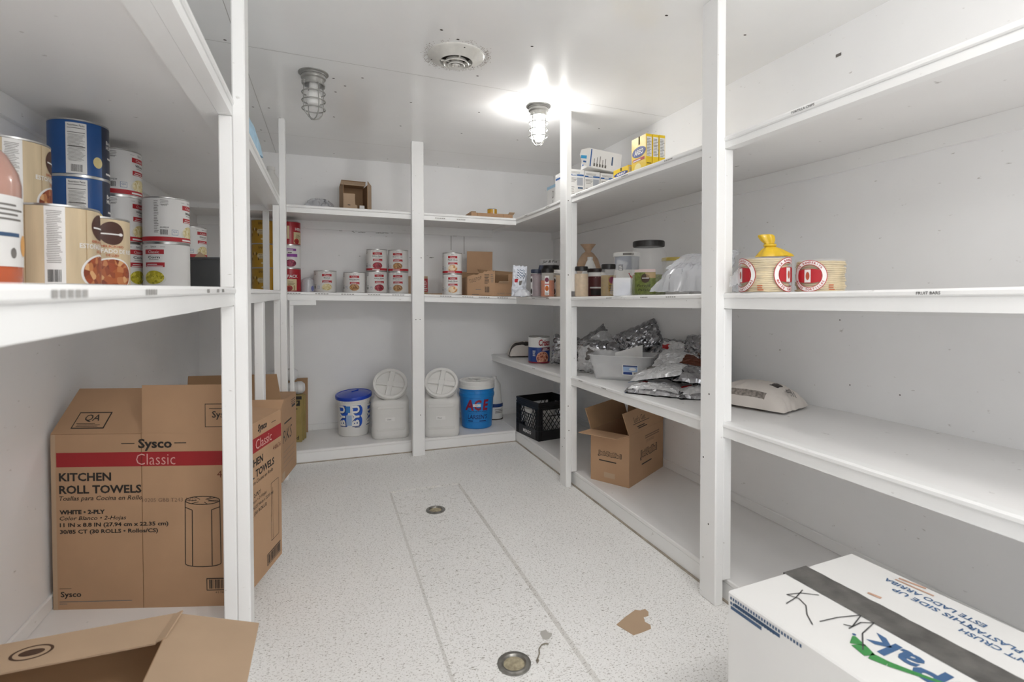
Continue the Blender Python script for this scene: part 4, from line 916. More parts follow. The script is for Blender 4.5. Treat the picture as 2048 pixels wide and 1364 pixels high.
# gamma-lid containers
BINP = mat('off_white_container_plastic', 'dad9d6', .42, var=.02)
def sq_ring(w2, d2, z, ch, yc=0, n=12):
    """rounded-corner square ring, 4*n points starting at +x"""
    out = []
    for k in range(4*n):
        a = 2*PI*k/(4*n); c, s_ = math.cos(a), math.sin(a); q = 5 + ch
        r = (abs(c)**q + abs(s_)**q) ** (-1/q)
        out.append(Vector((w2*r*c, d2*r*s_ + yc, z)))
    return out
def vault(label, p, deg, word, lean):
    t = thing('grain_container', label, 'container', (p.x, p.y, ZD), face_cam(p, deg))
    m = MB(); W = .142; D = .135
    rings = [sq_ring(W*.93, D*.93, .001, 1), sq_ring(W*.985, D*.985, .014, 1), sq_ring(W, D, .03, 1), sq_ring(W, D, .055, 1), sq_ring(W*.985, D*.985, .062, 1), sq_ring(W*.985, D*.985, .235, 1), sq_ring(W, D, .243, 1), sq_ring(W, D, .272, 1), sq_ring(W*.97, D*.97, .285, .5), sq_ring(W*.88, D*.9, .296, -.5)]
    el = math.radians(39); nrm = Vector((0, -math.cos(el), math.sin(el))); upv = Vector((0, math.sin(el), math.cos(el))); cc = Vector((0, -.045, .405))
    def circ(r, off): return [cc + nrm*off + Vector((1, 0, 0))*r*math.cos(2*PI*k/48) + upv*r*math.sin(2*PI*k/48) for k in range(48)]
    base = rings[-1]; neck = circ(.124, -.05)
    for q in (.33, .66): rings.append([a.lerp(b, q) for a, b in zip(base, neck)])
    rings.append(neck); rings.append(circ(.122, -.02))
    m.loft(rings, BINP, None, True)
    for z0, z1 in ((.062, .068), (.228, .236)): m.box(-.1, .1, -D - .0005, -D + .01, z0, z1 + .012, BINP, .003)
    m.build('container_body', t)
    m = MB(); X = Matrix.Translation(cc) @ Matrix(((1, 0, 0), (0, upv.y, nrm.y), (0, upv.z, nrm.z))).to_4x4()
    m.lathe([(.118, -.03), (.131, -.03), (.1325, -.012), (.131, -.010), (.1315, .004), (.128, .010), (.113, .010), (.108, .006), (.106, -.014), (0, -.014)], WPLAST, 56, X)
    R_ = X @ Matrix.Rotation(lean, 4, 'Z')
    m.lathe([(0, .0085), (.024, .0085), (.026, .007)], WPLAST, 28, R_); lid_ = m.build('screw_lid', t)
    m = MB(); m.box(-.107, .107, -.02, .02, -.014, .007, WPLAST, .003, R_); m.build('grip_bar', lid_)
    m = MB(); m.box(-.02, .02, -.107, .107, -.014, .0072, WPLAST, .003, R_); m.build('grip_bar', lid_)
    m = MB(); m.box(-.04, .03, -D*1.0 - .0005 + .0025, -D + .0035, .135, .162, PAPER, 0, Matrix.Identity(4))
    m.text(word, -.012, .148, .011, lambda a, b: (a, -D + .0018, b), INK, 0); m.build('name_label', t)
vault('white container with a big tilted screw lid, left of the middle back post', gp(779, 4.03), 2, 'Oats', -.22)
vault('white container with a big tilted screw lid, right of the middle back post', gp(882, 4.08), 0, 'Flour', -.18)
# ================================================================== milk crate
t = thing('milk_crate', 'black plastic milk crate with white lettering on the right platform corner', 'crate', (1.477, 3.526, ZD), math.radians(8.7))
Wc, Dc, Hc = .335, .335, .285
def crate_side(name, X, word=None):
    m = MB(); w_ = Wc; B = BLACKP
    m.box(0, w_, 0, .006, 0, .075, B, .001, X)
    for k in range(4): m.box(0, w_, -.004 if k % 2 else 0, .006, Hc - .058 + k*.0145, Hc - .045 + k*.0145, B, .002, X)
    m.box(0, w_, .001, .006, Hc - .058, Hc, B, 0, X)
    for a in (0, w_ - .04):
        m.box(a, a + .04, .0, .008, .07, Hc - .05, B, .002, X)
        for z in (.075, .115, .155): m.box(a, a + .04, -.0035, .006, z - .003, z + .002, mat('worn_black_plastic', '2c2c30', .35), .001, X)
        for b in (a + .004, a + .018, a + .034): m.box(b - .002, b + .002, -.004, .004, .004, Hc - .05, B, 0, X)
    x0, x1, z0, z1 = .04, w_ - .04, .075, Hc - .058
    m.box(x0 + .05, x1 - .05, 0, .006, z1 - .05, z1 - .044, B, .001, X)
    for s_ in (1, -1):
        for k in range(-7, 9):
            # diagonal bars clipped to the window
            xa = x0 + k*.036; seg = []
            for q in range(25):
                z = z0 + (z1 - z0)*q/24; xx = xa + s_*(z - z0)*.75 + (0 if s_ > 0 else .1)
                if x0 <= xx <= x1 and not (x0 + .06 < xx < x1 - .06 and z > z1 - .045): seg.append((xx, z))
            if len(seg) > 2:
                (a, b), (c, d) = seg[0], seg[-1]; l = math.hypot(c - a, d - b); nx, nz = -(d - b)/l*.002, (c - a)/l*.002
                m.loft([[(a + nx, .001, b + nz), (c + nx, .001, d + nz), (c - nx, .001, d - nz), (a - nx, .001, b - nz)], [(a + nx, .005, b + nz), (c + nx, .005, d + nz), (c - nx, .005, d - nz), (a - nx, .005, b - nz)]], B, X, False)
    if word: m.text(word, w_*.5, .04, .026, lambda a, b: X @ Vector((a, -.001, b)), WHITE, .02, 0, .12)
    m.build('crate_side', t)
crate_side('s', Matrix.Identity(4))
crate_side('s', Matrix.Translation((0, Dc, 0)) @ Matrix.Rotation(-PI/2, 4, 'Z'), 'MEADO')
crate_side('s', Matrix.Translation((Wc, 0, 0)) @ Matrix.Rotation(PI/2, 4, 'Z'))
crate_side('s', Matrix.Translation((Wc, Dc, 0)) @ Matrix.Rotation(PI, 4, 'Z'))
m = MB()
for k in range(9): m.box(.01 + k*.037, .018 + k*.037, .006, Dc - .006, .001, .008, BLACKP); m.box(.006, Wc - .006, .01 + k*.037, .018 + k*.037, .001, .008, BLACKP)
m.build('crate_base', t)
CX_ = Matrix.Translation((1.477, 3.526, ZD)) @ Matrix.Rotation(math.radians(8.7), 4, 'Z')
for k, (a, b, h_, r, l) in enumerate(((.09, .24, .19, .062, 'white tub inside the milk crate, by its left side'), (.24, .25, .20, .065, 'white tub inside the milk crate, at the back'), (.235, .085, .13, .06, 'frosted tub inside the milk crate, at the near right'))):
    q = CX_ @ Vector((a, b, .0085))
    t2 = thing('plastic_tub', l, 'tub', q, .3*k)
    m = MB(); m.lathe([(0, .001), (r*.82, 0), (r*.86, .006), (r*.96, h_ - .02), (r*.97, h_ - .014)], WPLAST if k < 2 else CUPM, 32); m.build('tub_body', t2)
    m = MB(); m.lathe([(r*.97, h_ - .016), (r, h_ - .016), (r, h_ - .002), (r*.94, h_), (r*.9, h_ - .004), (0, h_ - .004)], WPLAST, 32); m.build('lid', t2)
# ================================================================== soft bags
FOIL = mat('crinkled_foil', 'a9a9ac', .16, 1, var=.35, scale=40); FOILW = mat('white_foil_print', 'd9d9da', .32, .35, var=.12, scale=50); FOILR = mat('red_foil_print', 'b02328', .3, .2); FOILB = mat('brown_foil_print', '6a3a28', .35, .3)
CLEAR = mat('clear_film', 'f0f1f4', .12, alpha=.33, coat=.5); CLEARW = mat('milky_film', 'eef0f5', .15, alpha=.5, coat=.6)
def pillow(m, L, W, T, seed, m_, crinkle=.006, nu=30, nv=22, mfn=None, X=None, flat=True, fq=16):
    """sealed pouch lying on z=0: edges pinched, middle full, crumpled skin"""
    def skin(side):
        def fn(i, j):
            u, v = i*2 - 1, j*2 - 1
            e = max(0, (1 - abs(u)**3.0)) ** .6 * max(0, (1 - abs(v)**3.0)) ** .6
            P = Vector((u*L/2, v*W/2, 0)); n1 = noise.noise(Vector((u*L*fq + seed, v*W*fq, seed*.7 + side))); n2 = noise.noise(Vector((u*L*fq*2.6, v*W*fq*2.6 + seed, side*3.1)))
            rid = (1 - abs(n1)) * .8 + (1 - abs(n2)) * .5 - .9
            z = side * (T/2) * e * (1 + .15*n1) + crinkle * rid * (.5 + e)
            lim = .003 + .25*T*(1 - e)
            z = z + T/2
            if flat and side < 0: z = max(.0, z * .35)
            if flat: z = max(.0005, z - T*.40*(1 - e))
            P.x += crinkle*1.2*n2; P.y += crinkle*1.2*n1; P.z = z; return P
        return fn
    m.grid(nu, nv, skin(1), m_, True, X, mfn); m.grid(nu, nv, skin(-1), m_, True, X)
    return m
def packet(label, loc, rot, L, W, T, seed, kind=0, group='foil packets on the low right shelf', name='foil_packet'):
    t = thing(name, label, 'packet', loc, 0, group, rot)
    def mf(i, j):
        if kind == 0: return FOILR if (.08 < i < .3 and .55 < j < .82) else (FOILW if .05 < i < .95 and .08 < j < .92 else FOIL)
        if kind == 1: return FOILB if i > .55 and .12 < j < .88 else (FOILW if .05 < i < .95 else FOIL)
        if kind == 2: return FOIL
        if kind == 3: return INKG if (.2 < i < .45 and .3 < j < .6) else (FOILW if j < .7 else FOIL)
    loc = (loc[0], loc[1], loc[2] + (W/2*abs(math.sin(rot[0])) + L/2*abs(math.sin(rot[1])))*.85); t.location = loc
    m = MB(); pillow(m, L, W, T, seed, FOIL, .014, 34, 26, mf, fq=14); m.s = [False]*len(m.s)
    rd = random.Random(seed)
    m.build('pouch', t)
    return t
zA = lambda y: ipath(RA, y)
R_ = math.radians
G2 = None
# heap left of the near post
y0 = 2.1
HP = ((1.57, 2.20, .0, (0, 0, -52), .28, .22, .045, 0, 'white and foil packet with a red mark, flat at the front of the heap'),
      (1.72, 2.03, .0, (0, 0, -30), .26, .2, .045, 0, 'foil packet with a red mark half hidden by the right post'),
      (1.64, 2.26, .04, (6, -12, -62), .28, .22, .045, 3, 'grey printed packet in the middle of the foil heap'),
      (1.76, 2.12, .05, (8, 4, -30), .28, .2, .05, 2, 'plain silver packet on top of the foil heap beside the post'),
      (1.82, 2.36, .02, (40, 10, -62), .28, .2, .04, 1, 'brown and silver packet standing on edge at the left of the heap'),
      (1.93, 2.50, .05, (74, 0, -78), .26, .2, .045, 0, 'white packet with a red mark at the back of the foil heap'),
      (1.955, 2.33, .08, (78, -4, -88), .26, .2, .05, 2, 'silver packet leaning on the wall behind the right post'))
for k, (x_, y_, dz, r3, L, W, T, kd, l) in enumerate(HP): packet(l, (x_, y_, zA(y_) + dz), tuple(R_(a) for a in r3), L, W, T, 3 + k*7, kd)
packet('silver packet against the wall between the clear tub and the foil heap', (1.945, 2.64, zA(2.6) + .0), (R_(76), R_(0), R_(-80)), .26, .2, .06, 61, 2)
packet('silver packet on its end behind the left side of the clear tub', (1.70, 2.99, zA(3.0) + .0), (R_(70), R_(6), R_(-40)), .30, .22, .07, 71, 3)
packet('crumpled silver packet highest behind the clear tub', (1.92, 2.88, zA(2.88) + .07), (R_(74), R_(-24), R_(-35)), .28, .2, .07, 81, 2)
packet('grey printed packet by the post behind the clear tub', (1.78, 3.22, zA(3.16) + .02), (R_(60), R_(-35), R_(-30)), .26, .2, .06, 91, 3)
packet('silver packet right of the shortening tin', (1.69, 3.46, zA(3.46) + .0), (R_(66), R_(10), R_(-20)), .24, .22, .07, 101, 2)
# flour sacks
SACK = mat('paper_sack', 'd9d2cb', .6, var=.04, bump=.1, bscale=25)
def sack(label, loc, rz, L, W, T, seed, kind):
    t = thing('flour_sack', label, 'sack', loc, rz)
    m = MB(); BK = mat('sack_black_print', '3a3330', .6)
    def mf(i, j):
        if kind == 0: return BK if (.70 < i < .80 and .35 < j < .62) else (mat('sack_grey_print', '8a827b', .6, var=.5, scale=90) if .05 < j < .13 and i < .75 else SACK)
        return BK if .16 < j < .34 else SACK
    pillow(m, L, W, T, seed, SACK, .006, 60, 40, mf, fq=10)
    if kind == 0:
        top = lambda a, b: (a, b, T*.86 - (a - .06)**2*1.6 if a > .06 else T*.86)
        m.text('KICK', .13, .0, .022, top, BK, .02, .1, .07, -1.0); m.text('COFFEE', .155, -.02, .02, top, BK, .0, 0, .07, -1.0)
    m.build('sack_body', t)
sack('white printed flour sack lying on the low shelf right of the right post', (1.79, 1.775, zA(1.775)), R_(-72), .33, .24, .105, 5, 0)
sack('small white sack with a black band left of the shortening tin', (1.60, 4.18, zA(4.18)), R_(-12), .24, .19, .13, 9, 1)
# shortening tin
p = gp(1078, 3.98); z = zA(p.y)
t = thing('shortening_tin', 'blue and white shortening tin with a pie picture on the low right shelf', 'tin', (p.x, p.y, z), face_cam(p, 14))
r, h = .081, .205
m = MB(); m.lathe([(0, .003), (r - .005, .003), (r - .003, 0), (r + .001, 0), (r + .001, .004), (r - .001, .006), (r - .001, h - .006), (r + .001, h - .004), (r + .001, h), (r - .004, h), (r - .006, h - .004), (0, h - .004)], STEEL, 48, sharp=.5); m.build('tin_body', t)
m = MB(); f = cm(r); f2 = cm(r, .0018); f3 = cm(r, .0026); f4 = cm(r, .0034)
m.rect(-PI*r, PI*r, .006, h - .006, f, PAPER, 48); m.rect(-PI*r, PI*r, .016, .125, f2, mat('deep_blue_label', '1d3f86', .4), 48); m.rect(-PI*r, PI*r, .006, .016, f2, mat('crimson_print', '8e1f38', .45), 48)
m.rect(.0, .09, .1, .125, f3, mat('maroon_print', '6e1f3c', .45), 6); m.bars(.005, .07, .102, .122, f4, WHITE, 2, .5, 2)
m.text('Crisco', .03, .162, .05, f3, mat('crisco_red', 'a32430', .45), .03, .2, .105)
m.disc(.01, .045, .05, .05, lambda a, b: f3(a, max(b, .016)), mat('crust_print', 'd8a58c', .5), 32, 4); m.disc(.01, .045, .044, .044, lambda a, b: f4(a, max(b, .017)), cells('pie_print', ['c98a6e', '8a4030', 'd8a58c', 'c07a60'], 90), 32, 4)
m.bars(-.07, -.045, .06, .105, f3, WHITE, 6, .4, 4); m.build('paper_label', t)
# clear storage tub
t = thing('storage_tub', 'clear plastic storage tub with a blue label on the low right shelf', 'tub', (1.665, 2.665, zA(2.665)), R_(-46))
FROST = mat('frosted_clear_plastic', 'f4f5f6', .25, alpha=.38, coat=.4)
m = MB(); A2, B2, Ht = .185, .125, .145
m.loft([ringrect(A2*.80, B2*.76, .001, .03), ringrect(A2*.83, B2*.80, .006, .03), ringrect(A2*.92, B2*.9, Ht - .05, .035), ringrect(A2*.97, B2*.96, Ht - .048, .035), ringrect(A2*.99, B2*.98, Ht - .004, .035), ringrect(A2*1.05, B2*1.06, Ht - .004, .04), ringrect(A2*1.05, B2*1.06, Ht, .04), ringrect(A2*.98, B2*.97, Ht, .035), ringrect(A2*.82, B2*.78, .01, .03)], FROST)
m.build('tub_body', t)
m = MB(); fb = lambda a, b, s=.002: (a, -B2*(.80 + .10*b/(Ht - .05)) - s, b)
m.rect(.02, .11, .035, .095, fb, PAPER); g = lambda a, b: fb(a, b, .003); m.rect(.024, .106, .084, .092, g, mat('navy_print', '17356e', .45)); m.rect(.024, .106, .056, .083, g, mat('pale_blue_print', '9fb8da', .4)); m.disc(.078, .071, .02, .009, lambda a, b: fb(a, b, .0036), WHITE, 16, 1); m.rect(.024, .075, .039, .054, g, mat('deep_blue_label', '1d3f86', .4)); m.barcode(.084, .104, .041, .053, g, INK); m.build('product_label', t)
m = MB(); m.grid(10, 6, lambda i, j: (-.06 + .16*i, .03 + .03*math.sin(i*2.5), .012 + .185*j*(.72 + .28*i)), PAPER); o = m.build('paper_sheet', None, t.location, t.rotation_euler); tag(o, 'sheet of white paper standing in the clear storage tub', 'paper')
t2 = thing('plastic_wrap_bundle', 'white plastic bundle lying inside the clear storage tub', 'bundle', t.matrix_basis @ Vector((-.02, -.035, .0115)), R_(-46)); m = MB(); pillow(m, .2, .09, .055, 44, WPLAST, .008, 24, 16); m.build('bundle_body', t2)
# ================================================================== jars on the right eye-level shelf
zB = lambda y: ipath(RB, y)
def jar(name, label, u, d, r, h, body, lid, lidh=.022, cont=None, fill=.6, deg=0, lab=None, square=False, waist=0, group=None):
    p = gp(u, d); t = thing(name, label, 'jar', (p.x, p.y, zB(p.y)), face_cam(p, deg), group)
    hb = h - lidh
    def rg(s_, z):
        if square: return [Vector((v.x, v.y, z)) for v in sq_ring(r*s_, r*s_, z, -1, 0, 10)]
        return [Vector((r*s_*math.cos(2*PI*k/40), r*s_*math.sin(2*PI*k/40), z)) for k in range(40)]
    nk = .8 if lid else 1
    m = MB(); m.loft([rg(.94, .0008), rg(1, .006), rg(1, hb*.45), rg(1 - waist, hb*.5), rg(1 - waist, hb*.56), rg(1, hb*.62), rg(1, hb*.86), rg(nk + .06, hb*.95), rg(nk, hb*.975), rg(nk, hb)], body, None, True); m.build('jar_body', t)
    if cont:
        m = MB(); m.loft([rg(.9, .003), rg(.96, .009), rg(.96 - waist, hb*fill)], cont, None, True); m.build('contents', t)
    if lid:
        m = MB(); rl = r*(nk + .1); m.lathe([(rl*.98, hb - .004), (rl, hb - .003), (rl, h - .003), (rl*.96, h), (0, h)], lid, 40)
        for k in range(36): m.box(rl, rl + .0008, -.0012, .0012, hb, h - .005, lid, 0, Matrix.Rotation(2*PI*k/36, 4, 'Z'))
        m.build('lid', t)
    if lab:
        m = MB(); lab(m, (lambda a, b, e=.0012: (a, -r - e, b)) if square else (lambda a, b, e=.0012: ((r + e)*math.sin(a/r), -(r + e)*math.cos(a/r), b)), r, h); m.build('jar_label', t)
    return t
JCLR = mat('clear_jar_plastic', 'f4f4f4', .08, alpha=.16, coat=.6); JBEI = mat('cloudy_jar_plastic', 'd6d0c2', .25, alpha=.7)
NAVL = mat('navy_lid', '2c3346', .4); BLKL = mat('black_lid', '1d1a19', .4); BRNL = mat('dark_brown_lid', '2b1d1a', .4)
SPO = mat('orange_spice', 'bf6428', .8, var=.15, scale=60); SPM = mat('mauve_spice', '7d6a70', .8, var=.15, scale=60); SPB = mat('beige_spice', 'cdb594', .8, var=.1, scale=60); SPY = mat('olive_spice', '93762c', .7, var=.2, scale=50); HERB = mat('green_herbs', '7f8748', .9, var=.4, scale=120, bump=.8, bscale=200)
def lab_spice(m, f, r, h):
    m.rect(-.028, .0, h*.06, h*.74, f, PAPER, 4); f2 = lambda a, b: f(a, b, .002); m.disc(-.014, h*.6, .013, .016, f2, mat('maroon_print', '6e1f3c', .45), 16, 2); m.disc(-.014, h*.3, .012, .018, f2, SPO, 16, 2); m.rect(-.027, -.001, h*.43, h*.46, f2, RED, 2); m.bars(-.026, -.002, h*.08, h*.17, f2, INKG, 3, .5)
def lab_dark(m, f, r, h):
    m.rect(-.05, -.03, h*.08, h*.74, f, PAPER, 3); f2 = lambda a, b: f(a, b, .002); m.disc(-.04, h*.6, .009, .015, f2, INK, 16, 2); m.disc(-.04, h*.2, .008, .02, f2, INK, 16, 2)
jar('spice_jar', 'mauve spice jar with a navy lid, left of the orange one', 1073, 3.60, .042, .19, JCLR, NAVL, .022, SPM, .93, 0, lab_dark)
jar('spice_jar', 'spice jar of orange powder with a black lid and red label', 1095, 3.52, .047, .19, JCLR, BLKL, .022, SPO, .66, 12, lab_spice)
jar('spice_jar', 'pale spice jar with a white lid beside the right shelf post', 1120, 3.58, .045, .185, JCLR, WPLAST, .022, SPB, .9, 0, lab_dark)
p = gp(1100, 3.98)
t = thing('stock_pot', 'round lidded jar with script lettering behind the spice jars', 'jar', (p.x, p.y, zB(p.y)), face_cam(p, 0))
m = MB(); m.lathe([(0, .001), (.07, 0), (.074, .006), (.074, .2), (.076, .205)], JBEI, 40); m.lathe([(.076, .235), (.082, .235), (.082, .282), (.078, .284)], mat('clear_jar_plastic', 'eeeeee', .1, alpha=.3), 40); f = cm(.0825, .001); m.text('Jar & Pot', .0, .262, .026, f, INK, .01, .3, .12); m.build('jar_body', t)
m = MB(); m.lathe([(.0, .24), (.066, .24), (.069, .236), (.069, .212), (.0765, .208)], BLKL, 40); m.build('lid', t)
p = gp(1076, 3.78)
t = thing('scoop', 'dark grey curved scoop standing behind the mauve spice jar', 'scoop', (p.x, p.y, zB(p.y)), face_cam(p, 0))
m = MB(); m.grid(8, 12, lambda i, j: (-.02 + .03*i + .03*(j**2) - .05*(1 - i)*j*0, .012*math.sin(i*PI), .0 + .23*j + .02*i*(1 - j)), mat('slate_plastic', '4a4f60', .35)); m.grid(8, 12, lambda i, j: (-.018 + .03*i + .03*(j**2), .003 + .012*math.sin(i*PI), .23*j + .02*i*(1 - j)), mat('slate_plastic', '4a4f60', .35)); m.build('scoop_body', t)
# bag of packets and the clear dome
p = gp(1038, 3.74); z = zB(p.y)
t = thing('bag_of_packets', 'clear bag of white packets standing right of the torn carton', 'bag', (p.x, p.y, z), face_cam(p, 0))
m = MB(); X = Matrix.Translation((-.004, .02, .002)) @ Matrix.Rotation(.06, 4, 'Y') @ Matrix.Rotation(-.12, 4, 'X')
def upf(i, j):
    e = math.sin(PI*i)**.5; n_ = noise.noise(Vector((i*7, j*11, 2.5)))
    return (-.052 + .104*i + .006*noise.noise(Vector((j*6, 1, i*2))), -.028*e*math.sin(PI*min(1, .15 + j*.8)) - .010*n_, .225*j + .008*noise.noise(Vector((i*8, 7, 1)))*j)
PKB = mat('pale_blue_wrapper', 'dfe3ec', .35, var=.08, scale=40, coat=.3)
m.grid(22, 34, upf, PKB, False, X, lambda i, j: RED if .18 < i < .42 and .44 < j < .56 else (BLUEINK if .3 < i < .85 and .6 < j < .88 and int((j*1.3 + i*.5)*26) % 3 == 0 else (INKG if .5 < i < .68 and .36 < j < .5 else PKB)))
m.grid(12, 20, lambda i, j: (-.052 + .104*i, .028*math.sin(PI*i)**.5*math.sin(PI*min(1, .15 + j*.8)), .225*j), PKB, False, X); m.build('wrapper', t)
m = MB(); pillow(m, .12, .09, .05, 19, CLEARW, .012, 22, 16, None, Matrix.Translation((.03, -.035, 0)) @ Matrix.Rotation(-.3, 4, 'Z'), True, 14); m.build('loose_film', t)
p = gp(616, 4.04); z = ipath(BB, p.x)
t = thing('clear_dome', 'clear plastic dome bag beside the lone white tin on the back shelf', 'bag', (p.x, p.y, z), 0)
m = MB(); m.lathe([(.052, .001), (.052, .03), (.050, .07), (.045, .1), (.02, .115), (0, .118)], CLEARW, 36); m.lathe([(.05, .001), (.047, .04), (.034, .075), (0, .085)], CLEARW, 28); m.disc(.035, .03, .01, .02, lambda a, b: (a, -.05, b), mat('violet_print', '6a70a8', .5), 16, 1); m.build('dome_film', t)
# between the right posts
jar('spice_jar', 'tall jar of cream powder with a black lid just right of the right shelf post', 1163, 3.16, .042, .185, JCLR, BLKL, .022, SPB, .86, 0, None)
def lab_choc(m, f, r, h):
    MR = mat('cocoa_print', '5a2a2a', .45); m.rect(-.06, .06, .005, h*.72, f, MR, 8); f2 = lambda a, b: f(a, b, .002)
    for k in range(5): m.add([f2(-.045, h*.36), f2(-.01 + k*.016, h*.7), f2(-.004 + k*.016, h*.7)], [(0, 1, 2)], mat('cocoa_light_print', 'a8746a', .45))
    m.rect(-.045, .05, h*.30, h*.35, f2, PAPER, 6); m.rect(-.04, .05, .01, h*.27, f2, INK, 6)
jar('cocoa_tub', 'brown labelled cocoa tub with a dark lid', 1192, 3.29, .062, .178, WPLAST, BRNL, .018, None, 0, 6, lab_choc)
def lab_oil(m, f, r, h):
    m.rect(.0, .045, h*.15, h*.6, f, mat('gold_print', '8a6a20', .5), 4); f2 = lambda a, b: f(a, b, .002); m.disc(.02, h*.5, .018, .02, f2, mat('maroon_print', '6e1f3c', .45), 16, 2); m.bars(.003, .042, h*.18, h*.38, f2, INK, 4, .4)
jar('spice_jar', 'olive coloured spice jar with a black lid, left of the clear box', 1217, 2.98, .044, .185, JCLR, BLKL, .024, SPY, .75, 0, lab_oil)
p = gp(1226, 2.84)
t = thing('clear_scoop', 'clear fluted cup tilted on top of the shelf behind the olive jar', 'cup', (p.x, p.y, zB(p.y)), 0, None, (R_(0), R_(16), R_(-20)))
m = MB(); m.lathe([(0, .002), (.018, 0), (.02, .008), (.03, .185), (.032, .19)], mat('clear_jar_plastic', 'eeeeee', .1, alpha=.3), 28); m.build('cup_body', t); t.location.z += .0085
p = gp(1180, 3.42)
t = thing('funnel_bottle', 'white cone-topped bottle behind the cocoa tub', 'bottle', (p.x, p.y, zB(p.y)), face_cam(p, 0))
m = MB(); m.lathe([(0, .001), (.062, 0), (.064, .006), (.064, .11), (.056, .15), (.022, .235), (.018, .24), (.018, .262), (0, .262)], WPLAST, 36); f = cm(.05, .004)
for a in (-.02, .0, .018): m.bars(a, a + .014, .165, .19, lambda x_, y_: ((.064 - (y_ - .13)*.4 + .001)*math.sin(x_/.05), -(.064 - (y_ - .13)*.4 + .001)*math.cos(x_/.05), y_), INK, 3, .4, int(a*1000) + 40)
m.build('bottle_body', t)
p = gp(1158, 3.62); p.x = min(p.x, 1.80)
t = thing('paper_bag', 'crumpled brown paper bag of dried goods behind the cone-topped bottle', 'bag', (p.x + .06, p.y - .02, zB(p.y)), face_cam(p, 0))
PB = mat('brown_bag_film', 'b89b80', .4, var=.2, scale=14)
rd = random.Random(6)
def bagring(r, z, k): return [Vector((r*(1 + .12*noise.noise(Vector((math.cos(2*PI*i/28)*2, math.sin(2*PI*i/28)*2, z*14 + k))))*math.cos(2*PI*i/28), r*.7*(1 + .12*noise.noise(Vector((math.cos(2*PI*i/28)*2, math.sin(2*PI*i/28)*2 + 5, z*14 + k))))*math.sin(2*PI*i/28), z)) for i in range(28)]
m = MB(); m.loft([bagring(r, z, 0) for r, z in ((.07, .001), (.085, .03), (.088, .12), (.085, .2), (.07, .26), (.04, .3), (.018, .315), (.03, .335), (.055, .365))], PB, None, True, True, False); m.build('bag_body', t)
p = gp(1253, 3.05)
t = thing('tall_tub', 'tall white tub with a navy square behind the clear jar of herbs', 'tub', (p.x, p.y, zB(p.y)), face_cam(p, 8))
m = MB(); r = .072; m.lathe([(0, .001), (r*.9, 0), (r*.92, .005), (r, .235), (r*1.0, .24), (0, .24)], WPLAST, 40); f = lambda a, b: (r*(.92 + .08*b/.235)*1.012*math.sin(a/r), -r*(.92 + .08*b/.235)*1.012*math.cos(a/r), b); f2 = lambda a, b: Vector(f(a, b))*1.0 + Vector((0, -.0006, 0))
m.rect(-.1, .1, .155, .232, f, mat('grey_blue_print', 'a5a9b2', .45), 12); m.rect(-.06, -.03, .15, .185, f2, mat('navy_print2', '232a44', .5), 3); m.bars(-.056, -.034, .153, .182, lambda a, b: Vector(f2(a, b)) + Vector((0, -.0006, 0)), WHITE, 3, .5)
m.add([f2(.0, .135), f2(.045, .135), f2(.02, .1)], [(0, 1, 2)], RED); m.build('tub_body', t)
m = MB(); m.lathe([(r*1.0, .232), (r*1.07, .232), (r*1.07, .252), (r*1.03, .256), (0, .256)], mat('milky_lid', 'd9d9d6', .3), 40); m.rect(-.03, .03, .238, .25, lambda a, b: ((r*1.075)*math.sin(a/r), -(r*1.075)*math.cos(a/r), b), INKG, 6); m.build('lid', t)
p = gp(1245, 2.66)
t = thing('clear_box', 'small clear plastic box of white sachets at the shelf front', 'box', (p.x, p.y, zB(p.y)), face_cam(p, -6))
m = MB(); w2 = .043
for a in ((-w2, w2, -.03, -.0285, 0, .092), (-w2, w2, .0285, .03, 0, .092), (-w2, -w2 + .0015, -.0285, .0285, 0, .092), (w2 - .0015, w2, -.0285, .0285, 0, .092), (-w2, w2, -.03, .03, .0, .0015)): m.box(*a, CLEAR)
m.build('box_body', t)
for k in range(3):
    m = MB(); m.box(-.03 + .01*k, .028 + .004*k, -.02 + .014*k, -.014 + .014*k, .003, .03 + .02*k, mat('bluish_paper', 'c9cfdd', .6), .001); m.build('sachet', t)
def lab_herb(m, f, r, h):
    m.rect(-.062, .05, .01, .12, f, mat('green_print2', '6f7a38', .45, var=.25, scale=60), 10); f2 = lambda a, b: f(a, b, .002); m.rect(.0, .05, .09, .118, f2, mat('tan_print', 'b59a70', .5), 4); m.rect(-.062, .05, .12, .135, f2, mat('pinkish_print', 'd9c4c0', .5), 8)
    m.disc(.0, .09, .022, .024, f2, mat('dark_brown_oval', '42301f', .5), 24, 2); m.rect(-.016, .018, .088, .092, lambda a, b: f(a, b, .003), PAPER, 3); m.text('Perejil', -.01, .05, .018, f2, INK, .0, .3, .07); m.text('Parsley', .0, .028, .016, f2, INK, .0, .3, .08)
jar('herb_jar', 'big clear jar half full of green herbs with a black lid', 1297, 2.72, .089, .285, JCLR, BLKL, .026, HERB, .42, -10, lab_herb, False, .04)
